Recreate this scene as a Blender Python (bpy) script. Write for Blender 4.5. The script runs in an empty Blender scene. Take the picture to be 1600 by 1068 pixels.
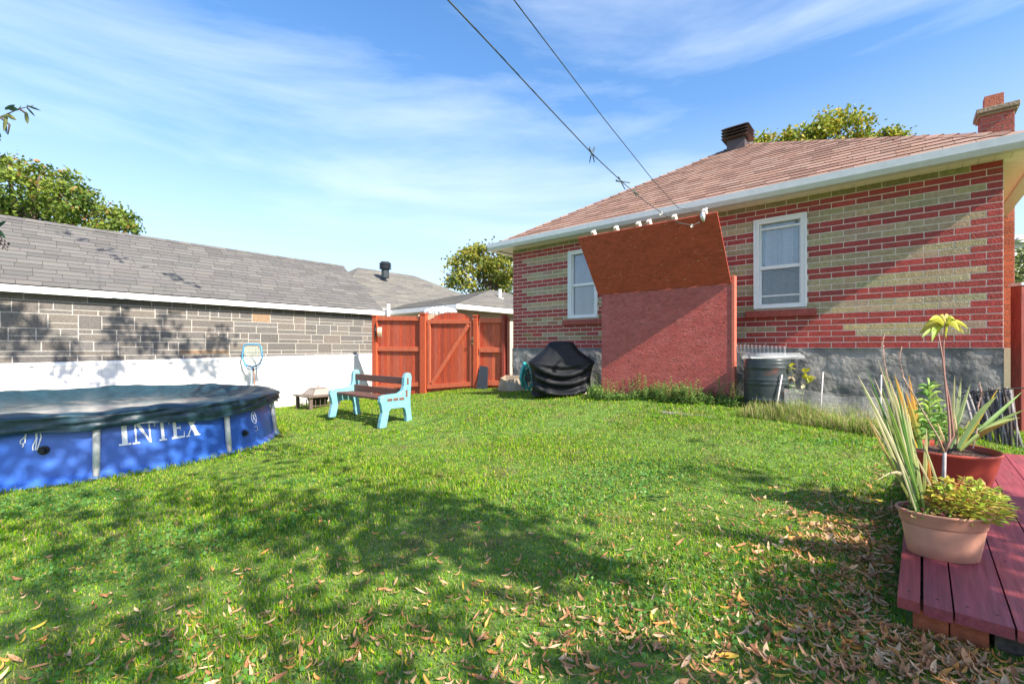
import bpy, math, random
import numpy as np
from mathutils import Vector, Matrix
random.seed(7); rng = np.random.default_rng(7)
sc = bpy.context.scene
# ---------------------------------------------------------------- camera, world, sun
F = 705.0; CX = 800.0; HY = 543.5; CZ = 1.30
cd = bpy.data.cameras.new('camera'); cam = bpy.data.objects.new('camera', cd)
sc.collection.objects.link(cam); sc.camera = cam
cam.location = (0, 0, CZ); cam.rotation_euler = (math.radians(90), 0, 0)
cd.sensor_width = 36; cd.lens = 36*F/1600; cd.shift_y = (HY-534)/1600
cd.clip_start = .05; cd.clip_end = 2000
SUN_AZ = Vector((.658, -.753)).normalized(); SUN_EL = math.radians(38.2)
SV = Vector((SUN_AZ.x*math.cos(SUN_EL), SUN_AZ.y*math.cos(SUN_EL), math.sin(SUN_EL)))
w = bpy.data.worlds.new('World'); sc.world = w; w.use_nodes = True
nt = w.node_tree; bg = nt.nodes['Background']; bg.inputs['Strength'].default_value = .135
sky = nt.nodes.new('ShaderNodeTexSky'); sky.sky_type = 'NISHITA'; sky.sun_disc = False
sky.sun_elevation = SUN_EL; sky.sun_rotation = math.atan2(SUN_AZ.x, SUN_AZ.y)
sky.air_density = 1.0; sky.dust_density = 1.0; sky.ozone_density = 2.6
tc = nt.nodes.new('ShaderNodeTexCoord'); mp = nt.nodes.new('ShaderNodeMapping')
mp.inputs['Scale'].default_value = (.9, .9, 5.0); mp.inputs['Location'].default_value = (2.3, .7, .4); mp.inputs['Rotation'].default_value = (.16, .2, .5)
nz = nt.nodes.new('ShaderNodeTexNoise'); nz.inputs['Scale'].default_value = 1.5; nz.inputs['Detail'].default_value = 9
nz.inputs['Roughness'].default_value = .58; nz.inputs['Distortion'].default_value = .35
rp = nt.nodes.new('ShaderNodeValToRGB'); rp.color_ramp.elements[0].position = .46; rp.color_ramp.elements[1].position = 1.0
rp.color_ramp.elements[1].color = (.65, .65, .65, 1)
mx = nt.nodes.new('ShaderNodeMixRGB'); mx.inputs[2].default_value = (5.2, 5.5, 5.9, 1)
hs = nt.nodes.new('ShaderNodeHueSaturation'); hs.inputs['Saturation'].default_value = 1.27
L = nt.links.new
L(tc.outputs['Generated'], mp.inputs[0]); L(mp.outputs[0], nz.inputs[0]); L(nz.outputs[0], rp.inputs[0])
L(rp.outputs[0], mx.inputs[0]); L(sky.outputs[0], hs.inputs['Color']); L(hs.outputs[0], mx.inputs[1]); 
sx = nt.nodes.new('ShaderNodeSeparateXYZ'); L(tc.outputs['Generated'], sx.inputs[0])
hr = nt.nodes.new('ShaderNodeValToRGB'); hr.color_ramp.elements[0].position = 0; hr.color_ramp.elements[0].color = (.80,.80,.80,1)
hr.color_ramp.elements[1].position = .75; hr.color_ramp.elements[1].color = (.02,.02,.02,1)
e_ = hr.color_ramp.elements.new(.22); e_.color = (.52,.52,.52,1); e_ = hr.color_ramp.elements.new(.45); e_.color = (.08,.08,.08,1)
hz = nt.nodes.new('ShaderNodeMixRGB'); hz.inputs[2].default_value = (3.1, 3.45, 3.95, 1)   # pale air near the horizon
L(sx.outputs[2], hr.inputs[0]); L(hr.outputs[0], hz.inputs[0]); L(mx.outputs[0], hz.inputs[1]); L(hz.outputs[0], bg.inputs[0])
sd = bpy.data.lights.new('sun', 'SUN'); sun = bpy.data.objects.new('sun', sd); sc.collection.objects.link(sun)
sd.energy = 5.0; sd.angle = math.radians(.55); sd.color = (1, .91, .77)
sun.rotation_euler = SV.to_track_quat('Z', 'Y').to_euler()
sc.view_settings.view_transform = 'Standard'; sc.view_settings.look = 'None'
sc.view_settings.exposure = 1.2; sc.view_settings.gamma = 1
# ---------------------------------------------------------------- ground height (thin plate spline), z of world
def vz(a): return a + CZ
CP = np.array([(-5.3,6,-1.30),(-5.5,3.5,-1.30),(-3.6,6.9,-1.28),(-9,5,-1.35),(-3,2,-1.17),(0,0,-1.02),(0,2,-1.05),(-1,4,-1.13),(1.3,1.6,-.96),
 (3,0,-.95),(3.9,3.6,-.88),(4.2,4.0,-.83),(3.3,4.4,-.78),(4.7,4.4,-.83),(0,8.45,-.77),(.8,7.2,-.71),(1.9,6.1,-.66),(2.6,5.45,-.66),(3.0,5.6,-.65),
 (2.5,4.2,-.80),(1,5,-.95),(2,2.6,-.98),(-1.7,6.5,-1.12),(-3,7.6,-1.18),(-3.6,8.2,-1.2),(-3.15,10.3,-1.15),(-1.85,9.6,-.96),(-.75,8.95,-.81),
 (-.2,8.6,-.77),(-1.2,8.3,-.90),(-3.5,11.6,-1.2),(-20,20,-1.2),(20,20,-.8),(-20,-15,-1.2),(20,-15,-.9),(6,8,-.8),(0,30,-1.0),(-20,5,-1.3)])
def _U(r2): return np.where(r2 > 1e-12, r2*np.log(np.maximum(r2, 1e-12)), 0)
_n = len(CP); _d2 = ((CP[:,None,:2]-CP[None,:,:2])**2).sum(-1)
_K = _U(_d2)+np.eye(_n)*.35; _P = np.c_[np.ones(_n), CP[:,:2]]
_A = np.block([[_K,_P],[_P.T,np.zeros((3,3))]]); _c = np.linalg.solve(_A, np.r_[CP[:,2],0,0,0])
def gz_arr(x, y):
    x = np.clip(np.asarray(x,float),-25,25); y = np.clip(np.asarray(y,float),-18,34)
    r = _c[_n]+_c[_n+1]*x+_c[_n+2]*y
    for i in range(_n): r = r+_c[i]*_U((x-CP[i,0])**2+(y-CP[i,1])**2)
    return r+CZ
def gz(x, y): return float(gz_arr(np.array([x]), np.array([y]))[0])
def W(px, py, Y): return Vector(((px-CX)/F*Y, Y, CZ+(HY-py)/F*Y))
def PZ(px, py, z):
    Y = (z-CZ)*F/(HY-py); return W(px, py, Y)
def G(px, py):
    Y = 1.0*F/(py-HY)
    for _ in range(40):
        Y2 = (CZ-gz((px-CX)/F*Y, Y))*F/(py-HY); Y = .5*Y+.5*Y2
    return Vector(((px-CX)/F*Y, Y, gz((px-CX)/F*Y, Y)))
def dz(p, a=0): return Vector((p.x, p.y, gz(p.x, p.y)+a))
# ---------------------------------------------------------------- frames
A0 = Vector((.02, 8.45)); A1 = Vector((4.75, 4.36)); LW = (A1-A0).length
U = (A1-A0).normalized(); N = Vector((U.y, -U.x)); N = N if N.y < 0 else -N
def H(u, d, z): return Vector((A0.x+U.x*u+N.x*d, A0.y+U.y*u+N.y*d, z))
V2 = Vector((603, 705)).normalized(); NG = Vector((V2.y, -V2.x))
GC = Vector((-217/F*11.6, 11.6))
def GA(s, d, z): return Vector((GC.x+V2.x*s+NG.x*d, GC.y+V2.y*s+NG.y*d, z))
# ---------------------------------------------------------------- materials
MATS = {}
def mat(name, col=(.5,.5,.5), rough=.7, var=.15, nscale=8, bump=0, bscale=60, attr=False, spec=.4, metal=0, col2=None, ramp=(.4,.62), detail=4, stretch=None, sub=0, rotz=None):
    if name in MATS: return MATS[name]
    m = bpy.data.materials.new(name); m.use_nodes = True; t = m.node_tree; b = t.nodes['Principled BSDF']
    b.inputs['Roughness'].default_value = rough; b.inputs['Metallic'].default_value = metal
    b.inputs['Specular IOR Level'].default_value = spec
    ge = t.nodes.new('ShaderNodeNewGeometry'); vec = ge.outputs['Position']
    tcn = t.nodes.new('ShaderNodeTexCoord'); vec = tcn.outputs['Object']
    if rotz is not None:
        mpn = t.nodes.new('ShaderNodeMapping'); mpn.vector_type = 'TEXTURE'; mpn.inputs['Rotation'].default_value = (0,0,rotz); mpn.inputs['Scale'].default_value = (9,.7,1)
        t.links.new(vec, mpn.inputs[0]); vec = mpn.outputs[0]
    if stretch:
        mpn = t.nodes.new('ShaderNodeMapping'); mpn.inputs['Scale'].default_value = stretch
        t.links.new(vec, mpn.inputs[0]); vec = mpn.outputs[0]
    n = t.nodes.new('ShaderNodeTexNoise'); n.inputs['Scale'].default_value = nscale; n.inputs['Detail'].default_value = detail
    t.links.new(vec, n.inputs['Vector'])
    if attr:
        ca = t.nodes.new('ShaderNodeVertexColor'); ca.layer_name = 'Col'; base = ca.outputs['Color']
    else:
        rg = t.nodes.new('ShaderNodeRGB'); rg.outputs[0].default_value = (*col, 1); base = rg.outputs[0]
    if col2 is not None:
        r = t.nodes.new('ShaderNodeValToRGB'); r.color_ramp.elements[0].position = ramp[0]; r.color_ramp.elements[1].position = ramp[1]
        t.links.new(n.outputs[0], r.inputs[0]); x = t.nodes.new('ShaderNodeMixRGB')
        t.links.new(r.outputs[0], x.inputs[0]); t.links.new(base, x.inputs[1]); x.inputs[2].default_value = (*col2, 1); base = x.outputs[0]
    n2 = t.nodes.new('ShaderNodeTexNoise'); n2.inputs['Scale'].default_value = nscale*3.1; n2.inputs['Detail'].default_value = 5
    t.links.new(vec, n2.inputs['Vector'])
    mr = t.nodes.new('ShaderNodeMapRange'); mr.inputs['From Min'].default_value = .3; mr.inputs['From Max'].default_value = .7
    mr.inputs['To Min'].default_value = 1-var; mr.inputs['To Max'].default_value = 1+var
    t.links.new(n2.outputs[0], mr.inputs[0])
    hv = t.nodes.new('ShaderNodeHueSaturation'); t.links.new(base, hv.inputs['Color']); t.links.new(mr.outputs[0], hv.inputs['Value'])
    t.links.new(hv.outputs[0], b.inputs['Base Color'])
    if bump:
        n3 = t.nodes.new('ShaderNodeTexNoise'); n3.inputs['Scale'].default_value = bscale; n3.inputs['Detail'].default_value = 6
        t.links.new(vec, n3.inputs['Vector'])
        bp = t.nodes.new('ShaderNodeBump'); bp.inputs['Strength'].default_value = bump; bp.inputs['Distance'].default_value = .02
        t.links.new(n3.outputs[0], bp.inputs['Height']); t.links.new(bp.outputs[0], b.inputs['Normal'])
    if sub:
        tr = t.nodes.new('ShaderNodeBsdfTranslucent'); t.links.new(hv.outputs[0], tr.inputs[0])
        ms = t.nodes.new('ShaderNodeMixShader'); ms.inputs[0].default_value = sub
        t.links.new(b.outputs[0], ms.inputs[1]); t.links.new(tr.outputs[0], ms.inputs[2])
        t.links.new(ms.outputs[0], t.nodes['Material Output'].inputs[0])
    MATS[name] = m; return m
M_leaf = mat('foliage', attr=True, rough=.5, var=.12, nscale=3, sub=.35, spec=.3)
M_grass = mat('grass_blades', attr=True, rough=.65, var=.2, nscale=2.2, sub=.38, spec=.08)
M_bark = mat('bark', (.11,.08,.06), .9, .35, 12, bump=.6, bscale=30, stretch=(1,1,.2))
M_white = mat('white_paint', (.78,.78,.78), .45, .05, 5)
M_wvinyl = mat('white_vinyl', (.72,.74,.77), .35, .04, 5)
# ---------------------------------------------------------------- mesh building
class MB:
    def __init__(s): s.v=[]; s.f=[]; s.c=[]
    def add(s, vs, fs, col=(.5,.5,.5)):
        b=len(s.v); s.v += [tuple(p) for p in vs]; s.f += [tuple(i+b for i in f) for f in fs]; s.c += [col]*len(fs); return s
    def quad(s, a, b, c, d, col=(.5,.5,.5)): return s.add([a,b,c,d], [(0,1,2,3)], col)
    def boxf(s, o, ax, ay, az, col=(.5,.5,.5)):   # corner + three edge vectors
        o=Vector(o); ax=Vector(ax); ay=Vector(ay); az=Vector(az)
        P=[o,o+ax,o+ax+ay,o+ay,o+az,o+ax+az,o+ax+ay+az,o+ay+az]
        F_=[(0,3,2,1),(4,5,6,7),(0,1,5,4),(1,2,6,5),(2,3,7,6),(3,0,4,7)]
        if ax.cross(ay).dot(az) < 0: F_=[tuple(reversed(f)) for f in F_]
        return s.add(P, F_, col)
    def box(s, x0,x1,y0,y1,z0,z1,col=(.5,.5,.5)): return s.boxf((x0,y0,z0),(x1-x0,0,0),(0,y1-y0,0),(0,0,z1-z0),col)
    def tube(s, pts, r, n=8, col=(.5,.5,.5), caps=True):
        pts=[Vector(p) for p in pts]; m=len(pts); rs = r if isinstance(r,(list,tuple)) else [r]*m
        b=len(s.v); up=Vector((0,0,1)); prev=None
        for i,p in enumerate(pts):
            t=(pts[min(i+1,m-1)]-pts[max(i-1,0)])
            t = t.normalized() if t.length>1e-9 else Vector((0,0,1))
            if prev is None: a=t.cross(up if abs(t.z)<.95 else Vector((1,0,0))).normalized()
            else:
                a=prev-t*prev.dot(t); a=a.normalized() if a.length>1e-6 else t.cross(Vector((1,0,0))).normalized()
            prev=a; c=t.cross(a)
            for k in range(n):
                th=2*math.pi*k/n; s.v.append(tuple(p+(a*math.cos(th)+c*math.sin(th))*rs[i]))
        for i in range(m-1):
            for k in range(n):
                k2=(k+1)%n; s.f.append((b+i*n+k,b+i*n+k2,b+(i+1)*n+k2,b+(i+1)*n+k)); s.c.append(col)
        if caps:
            s.f.append(tuple(b+k for k in reversed(range(n)))); s.c.append(col)
            s.f.append(tuple(b+(m-1)*n+k for k in range(n))); s.c.append(col)
        return s
    def loft(s, rings, col=(.5,.5,.5), close=True, capb=False, capt=False):
        b=len(s.v); n=len(rings[0])
        for r in rings: s.v += [tuple(p) for p in r]
        for i in range(len(rings)-1):
            for k in range(n if close else n-1):
                k2=(k+1)%n; s.f.append((b+i*n+k,b+i*n+k2,b+(i+1)*n+k2,b+(i+1)*n+k)); s.c.append(col)
        if capb: s.f.append(tuple(b+k for k in reversed(range(n)))); s.c.append(col)
        if capt: s.f.append(tuple(b+(len(rings)-1)*n+k for k in range(n))); s.c.append(col)
        return s
    def prism(s, poly, mapf, t0, t1, col=(.5,.5,.5)):  # poly 2D (a,b) -> mapf(a,b,t)
        n=len(poly); A=[mapf(a,b,t0) for a,b in poly]; B=[mapf(a,b,t1) for a,b in poly]
        fs=[tuple(range(n)),tuple(reversed(range(n,2*n)))]+[(i,i+n,(i+1)%n+n,(i+1)%n) for i in range(n)]
        return s.add(A+B, fs, col)
    def build(s, name, m, parent=None, smooth=False, bevel=0, origin=None):
        me=bpy.data.meshes.new(name); o=Vector(origin) if origin is not None else Vector((0,0,0))
        if parent is not None: o=Vector(parent.location) if not parent.parent else Vector(parent['wo'])
        elif origin is None:
            a=np.array(s.v); o=Vector((float((a[:,0].min()+a[:,0].max())/2), float((a[:,1].min()+a[:,1].max())/2), float(a[:,2].min())))
        me.from_pydata([tuple(Vector(p)-o) for p in s.v], [], s.f)
        ca=me.color_attributes.new('Col','BYTE_COLOR','CORNER')
        cols=[]; 
        for f,c in zip(s.f,s.c): cols += [tuple(min(1,max(0,x)) for x in c)+(1,)]*len(f)
        a=np.array(cols,dtype=np.float32)
        lin=a.copy(); ca.data.foreach_set('color', lin.ravel())
        if smooth: me.polygons.foreach_set('use_smooth',[True]*len(me.polygons))
        me.materials.append(m); me.validate()
        ob=bpy.data.objects.new(name,me); sc.collection.objects.link(ob)
        if parent is None: ob.location=o
        else: ob.parent=parent
        ob['wo']=tuple(o)
        if bevel:
            bv=ob.modifiers.new('bevel','BEVEL'); bv.width=bevel; bv.segments=2; bv.limit_method='ANGLE'
        return ob
def tag(o, label=None, cat=None, group=None, kind=None):
    if label: o['label']=label
    if cat: o['category']=cat
    if group: o['group']=group
    if kind: o['kind']=kind
    return o
def empty(name, loc, label, cat, group=None):
    o=bpy.data.objects.new(name,None); o.location=loc; o.empty_display_size=.1; sc.collection.objects.link(o)
    o['wo']=tuple(loc); return tag(o,label,cat,group)
def npmesh(name, verts, quads, cols, m, parent=None, smooth=False, tris=None, colv=True):
    """verts (n,3), quads (k,4); cols per vertex (n,3)"""
    me=bpy.data.meshes.new(name); nv=len(verts); nq=len(quads)
    o = np.array(parent['wo']) if parent is not None else np.zeros(3)
    me.vertices.add(nv); me.vertices.foreach_set('co',(verts-o).astype(np.float32).ravel())
    me.loops.add(nq*4); me.loops.foreach_set('vertex_index',quads.astype(np.int32).ravel())
    me.polygons.add(nq); me.polygons.foreach_set('loop_start',np.arange(0,nq*4,4,dtype=np.int32))
    me.polygons.foreach_set('loop_total',np.full(nq,4,dtype=np.int32))
    if smooth: me.polygons.foreach_set('use_smooth',np.ones(nq,dtype=bool))
    me.update()
    ca=me.color_attributes.new('Col','FLOAT_COLOR','POINT')
    ca.data.foreach_set('color',np.c_[np.clip(cols,0,1),np.ones(nv)].astype(np.float32).ravel())
    me.materials.append(m); ob=bpy.data.objects.new(name,me); sc.collection.objects.link(ob)
    ob['wo']=tuple(o)
    if parent is not None: ob.parent=parent
    return ob
def jit(c, a=.15):
    k=1+random.uniform(-a,a); return tuple(x*k for x in c)
# leaf cloud -----------------------------------------------------------
def leaf_cloud(pts, size, cols, up=.3, aspect=.7):
    """pts (n,3); returns verts, quads, cols for bent four-point leaves"""
    n=len(pts); a=rng.normal(size=(n,3)); a/=np.linalg.norm(a,axis=1)[:,None]
    b=rng.normal(size=(n,3)); b[:,2]+=up; b-=a*(a*b).sum(1)[:,None]; b/=np.linalg.norm(b,axis=1)[:,None]
    s=(size*rng.uniform(.6,1.35,n))[:,None]
    nrm=np.cross(a,b)
    v=np.stack([pts-a*s*.5, pts+b*s*.5*aspect+nrm*s*.08, pts+a*s*.55, pts-b*s*.5*aspect+nrm*s*.08],1).reshape(-1,3)
    q=np.arange(n*4).reshape(n,4)
    return v,q,np.repeat(cols,4,axis=0)
def lerpc(c1,c2,t): return np.array(c1)[None]*(1-t)+np.array(c2)[None]*t
def crown_points(blobs, per_area):
    """blobs: (cx,cy,cz,rx,ry,rz) -> points clumped through the crown"""
    out=[]
    for (cx,cy,cz,rx,ry,rz) in blobs:
        nc=max(6,int(per_area*(rx*ry+ry*rz+rx*rz)*.28))
        d=rng.normal(size=(nc,3)); d/=np.linalg.norm(d,axis=1)[:,None]
        r=rng.uniform(.45,1.0,nc)**.5
        c=np.array([cx,cy,cz])+d*r[:,None]*np.array([rx,ry,rz])
        k=72; sp=.17*min(rx,rz)**.5+.12
        p=c[:,None,:]+rng.normal(size=(nc,k,3))*np.array([sp,sp,sp*.6])*rng.uniform(.6,1.25,(nc,1,1))
        out.append(np.concatenate([p.reshape(-1,3), np.repeat(rng.uniform(0,1,nc),k)[:,None]],1))
    return np.concatenate(out)
def tree(label, base, top, blobs, per_area, size, cA, cB, cC=None, cfrac=.1, group='trees behind the houses', trunk_r=.18):
    root=empty('maple_tree', base, label, 'tree', group)
    P=crown_points(blobs, per_area); t=np.clip(P[:,3:4]*.75+rng.uniform(-.1,.35,(len(P),1)),0,1)
    col=lerpc(cA,cB,t)
    if cC is not None:
        m=rng.uniform(size=len(P))<cfrac; col[m]=np.array(cC)
    col*=rng.uniform(.8,1.2,(len(P),1))
    v,q,c=leaf_cloud(P[:,:3],size,col); npmesh('crown',v,q,c,M_leaf,root)
    mb=MB(); b=Vector(base); tp=Vector(top)
    mb.tube([b+Vector((0,0,-.2)), b.lerp(tp,.4)+Vector((.1,0,0)), b.lerp(tp,.75), tp],[trunk_r*1.25,trunk_r,trunk_r*.6,trunk_r*.2],10)
    for bl in blobs:
        c0=Vector(bl[:3]); s=b.lerp(tp,random.uniform(.35,.7)); mid=s.lerp(c0,.5)+Vector((0,0,.25))
        mb.tube([s,mid,c0,c0+Vector((random.uniform(-.5,.5)*bl[3],0,.6*bl[5]))],[trunk_r*.45,trunk_r*.3,trunk_r*.16,trunk_r*.05],6)
    mb.build('trunk',M_bark,root,smooth=True)
    return root
# polygon clipping ------------------------------------------------------
def clip(poly, conv):
    out=poly
    n=len(conv)
    for i in range(n):
        ax,ay=conv[i]; bx,by=conv[(i+1)%n]; res=[]
        if not out: return []
        for j in range(len(out)):
            p=out[j]; q=out[(j+1)%len(out)]
            sp=(bx-ax)*(p[1]-ay)-(by-ay)*(p[0]-ax); sq=(bx-ax)*(q[1]-ay)-(by-ay)*(q[0]-ax)
            if sp>=0: res.append(p)
            if (sp>=0)!=(sq>=0):
                t=sp/(sp-sq); res.append((p[0]+(q[0]-p[0])*t,p[1]+(q[1]-p[1])*t))
        out=res
    return out
def shingles(mb, O, A, S, poly, ex, tw, th, colf, gap=.006):
    """O origin on eave, A unit along eave, S unit up slope; poly convex CCW in (a,s)"""
    A=Vector(A).normalized(); S=Vector(S).normalized(); Nn=A.cross(S)
    if Nn.z<0: Nn=-Nn
    a0=min(p[0] for p in poly); a1=max(p[0] for p in poly); s0=min(p[1] for p in poly); s1=max(p[1] for p in poly)
    ar=sum(poly[i][0]*poly[(i+1)%len(poly)][1]-poly[(i+1)%len(poly)][0]*poly[i][1] for i in range(len(poly)))
    if ar<0: poly=poly[::-1]
    O=Vector(O); r=0; s=s0
    base=[O+A*a+S*b for a,b in poly]; mb.add(base,[tuple(range(len(base)))],(.04,.035,.035))
    while s<s1:
        off=(r%2)*tw*.5+random.uniform(-.04,.04)*tw; a=a0-tw+off
        while a<a1:
            wj=tw*random.uniform(.85,1.15); col=colf(r)
            pc=clip([(a+gap/2,s),(a+wj-gap/2,s),(a+wj-gap/2,s+ex*1.12),(a+gap/2,s+ex*1.12)],poly)
            if len(pc)>=3:
                lift=lambda q: .004+th*(1-(q[1]-s)/(ex*1.12))
                jt=random.uniform(0,.0015)
                top=[O+A*q[0]+S*q[1]+Nn*(lift(q)+jt) for q in pc]
                mb.add(top,[tuple(range(len(top)))],col)
                e=[q for q in pc if abs(q[1]-s)<1e-6]
                if len(e)==2:
                    e.sort(); p,q=e
                    P=O+A*p[0]+S*p[1]; Q=O+A*q[0]+S*q[1]
                    mb.add([P,Q,Q+Nn*(th+.004),P+Nn*(th+.004)],[(0,1,2,3)],tuple(x*.35 for x in col))
            a+=wj
        s+=ex; r+=1
# ================================================================ GROUND
def ground():
    xs=np.unique(np.r_[np.linspace(-60,-12,14),np.linspace(-12,8,110),np.linspace(8,60,14)])
    ys=np.unique(np.r_[np.linspace(-25,0,10),np.linspace(0,13,80),np.linspace(13,110,18)])
    X,Y=np.meshgrid(xs,ys); Z=gz_arr(X.ravel(),Y.ravel()).reshape(X.shape)
    v=np.stack([X,Y,Z],-1).reshape(-1,3); nx=len(xs); ny=len(ys)
    i=np.arange(nx-1)[None]+np.arange(ny-1)[:,None]*nx; q=np.stack([i,i+1,i+1+nx,i+nx],-1).reshape(-1,4)
    m=mat('lawn_soil',(.10,.18,.03),.95,.35,2.5,bump=.8,bscale=40,col2=(.13,.11,.045),ramp=(.52,.75))
    o=npmesh('lawn_ground',v,q,np.ones((len(v),3))*.5,m,smooth=True); tag(o,kind='structure')
ground()
# far terrain sheet so that the ground reaches the horizon
mb=MB(); mb.quad((-900,-300,-.25),(900,-300,-.25),(900,1500,-.25),(-900,1500,-.25))
tag(mb.build('distant_ground',mat('far_ground',(.06,.09,.03),.95,.3,.05)),kind='structure')
# ================================================================ HOUSE (right)
RED=(.31,.040,.032); TAN=(.35,.27,.16); OLV=(.26,.14,.06)
house=empty('brick_house', H(LW/2,0,vz(-.75)),'red and tan striped brick bungalow with brown shingle hip roof','house')
CH=.0675; NR=27; BW=LW/27.5; WT=vz(NR*CH)
WIN=[(1.249,1.80),(4.083,4.645)]; WZ0=vz(.50); WZ1=vz(1.62)
M_brick=mat('painted_brick',attr=True,rough=.5,var=.2,nscale=9,bump=.35,bscale=70,spec=.45)
M_mort=mat('mortar',(.66,.61,.54),.9,.15,20,bump=.3,bscale=120)
def wall_main():
    mb=MB()
    us=[0,WIN[0][0],WIN[0][1],WIN[1][0],WIN[1][1],LW]
    # mortar backing with openings
    def bk(u0,u1,z0,z1): mb.boxf(H(u0,0,z0),(U.x*(u1-u0),U.y*(u1-u0),0),(-N.x*.12,-N.y*.12,0),(0,0,z1-z0))
    z0=vz(0)
    for i in range(5):
        if i in (1,3): bk(us[i],us[i+1],z0,WZ0); bk(us[i],us[i+1],WZ1,WT)
        else: bk(us[i],us[i+1],z0,WT)
    mort=mb.build('mortar_wall',M_mort,house)
    mb=MB(); g=.0044
    for r in range(NR):
        a=z0+r*CH+g; b=z0+(r+1)*CH-g
        off=0 if r%2 else -.5
        for k in range(-1,30):
            u0=(k+off+.0)*BW; u1=u0+BW
            if r%2==0: pass
            u0=max(u0,0); u1=min(u1,LW)
            if u1-u0<.05: continue
            um=(u0+u1)/2
            # colour pattern
            tan = r%4 in (2,3)
            if um<.16+(.10 if r%2==0 else 0) or um>LW-(.20 if r%2 else .30): tan=False
            col=TAN if tan else RED
            if tan and r in (2,3,6,7) and um<2.0:
                col=[TAN,OLV,TAN,OLV,RED][(k*3+r)%5] if r<4 else [TAN,OLV][(k+r//2)%2]
            if r==2 and 4.0<um<5.05: col=RED
            if r==3 and 4.25<um<5.0: col=RED
            if r==3 and 4.0<um<4.25: col=TAN
            if r in (24,25): col=RED
            if r==26: col=(.24,.20,.09)
            if r>=26 and um>LW-.3: col=RED
            segs=[(u0,u1)]
            for w0,w1 in WIN:
                if b>WZ0-.0 and a<WZ1:
                    ns=[]
                    for (s0,s1) in segs:
                        if s1<=w0 or s0>=w1: ns.append((s0,s1))
                        else:
                            if w0-s0>.02: ns.append((s0,w0+g))
                            if s1-w1>.02: ns.append((w1-g,s1))
                    segs=ns
            for (s0,s1) in segs:
                c=jit(col,.13); c=(c[0]*random.uniform(.93,1.07),c[1]*random.uniform(.9,1.1),c[2]*random.uniform(.9,1.1))
                p=.0025+random.uniform(-.0008,.0012); zj=random.uniform(-.0008,.0008)
                mb.boxf(H(s0+g*.9,-.004,a+zj),(U.x*(s1-s0-1.8*g),U.y*(s1-s0-1.8*g),0),(N.x*(p+.004),N.y*(p+.004),0),(0,0,b-a),c)
    mb.build('brick_courses',M_brick,house,bevel=.0015)
    # foundation with uneven grey render
    mb=MB(); nu=90; nzz=14; rings=[]
    for j in range(nzz+1):
        z=vz(-1.15)+(1.15)*j/nzz
        rings.append([H(LW*i/nu,.018+.012*math.sin(i*.9+j*1.3)*math.sin(j*.8-i*.33)+random.uniform(-.006,.006),z) for i in range(nu+1)])
    mb.loft(rings,close=False)
    mb.loft([[H(LW*i/nu,.03,vz(0)-.001) for i in range(nu+1)],[H(LW*i/nu,-.03,vz(0)-.001) for i in range(nu+1)]],close=False)
    for uu,dd in ((0,1),(LW,-1)):
        mb.quad(H(uu,.02,vz(-1.15)),H(uu,-4 if uu else -4,vz(-1.15)),H(uu,-4,vz(0)),H(uu,.02,vz(0)))
    mb.build('foundation',mat('grey_render',(.30,.285,.27),.6,.35,2.2,bump=1.0,bscale=13,col2=(.13,.13,.135),ramp=(.40,.62)),house,smooth=True)
    # side walls behind
    mb=MB()
    mb.boxf(H(0,-.12,vz(0)),(U.x*.1,U.y*.1,0),(-N.x*7,-N.y*7,0),(0,0,WT-vz(0)))
    mb.boxf(H(LW-.1,-.12,vz(0)),(U.x*.1,U.y*.1,0),(-N.x*7,-N.y*7,0),(0,0,WT-vz(0)))
    mb.boxf(H(.1,-7,vz(-1)),(U.x*(LW-.2),U.y*(LW-.2),0),(-N.x*.1,-N.y*.1,0),(0,0,WT-vz(-1)))
    mb.boxf(H(.1,-3,vz(-1)),(U.x*(LW-.2),U.y*(LW-.2),0),(-N.x*.05,-N.y*.05,0),(0,0,WT-vz(-1)),)
    mb.build('side_wall',mat('side_brick',(.42,.12,.07),.8,.2,8,bump=.3),house)
wall_main()
# windows
M_glass=bpy.data.materials.new('window_glass'); M_glass.use_nodes=True
t=M_glass.node_tree; b=t.nodes['Principled BSDF']; gl=t.nodes.new('ShaderNodeBsdfGlossy'); gl.inputs['Roughness'].default_value=.02
gl.inputs[0].default_value=(.85,.9,.95,1); tr=t.nodes.new('ShaderNodeBsdfTransparent'); ms=t.nodes.new('ShaderNodeMixShader'); tr.inputs[0].default_value=(.85,.88,.9,1)
lw=t.nodes.new('ShaderNodeLayerWeight'); lw.inputs[0].default_value=.35; mr=t.nodes.new('ShaderNodeMapRange'); mr.inputs['To Min'].default_value=.07; mr.inputs['To Max'].default_value=.6
t.links.new(lw.outputs['Facing'],mr.inputs[0]); t.links.new(mr.outputs[0],ms.inputs[0])
t.links.new(tr.outputs[0],ms.inputs[1]); t.links.new(gl.outputs[0],ms.inputs[2]); t.links.new(ms.outputs[0],t.nodes['Material Output'].inputs[0])
M_curt=mat('curtain',(.66,.70,.76),.9,.08,10)
M_sill=mat('painted_sill',(.30,.06,.045),.55,.25,8,bump=.4,bscale=50)
def hb(mb,u0,u1,d0,d1,z0,z1,c=(.5,.5,.5)): mb.boxf(H(u0,d0,z0),(U.x*(u1-u0),U.y*(u1-u0),0),(N.x*(d1-d0),N.y*(d1-d0),0),(0,0,z1-z0),c)
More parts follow.
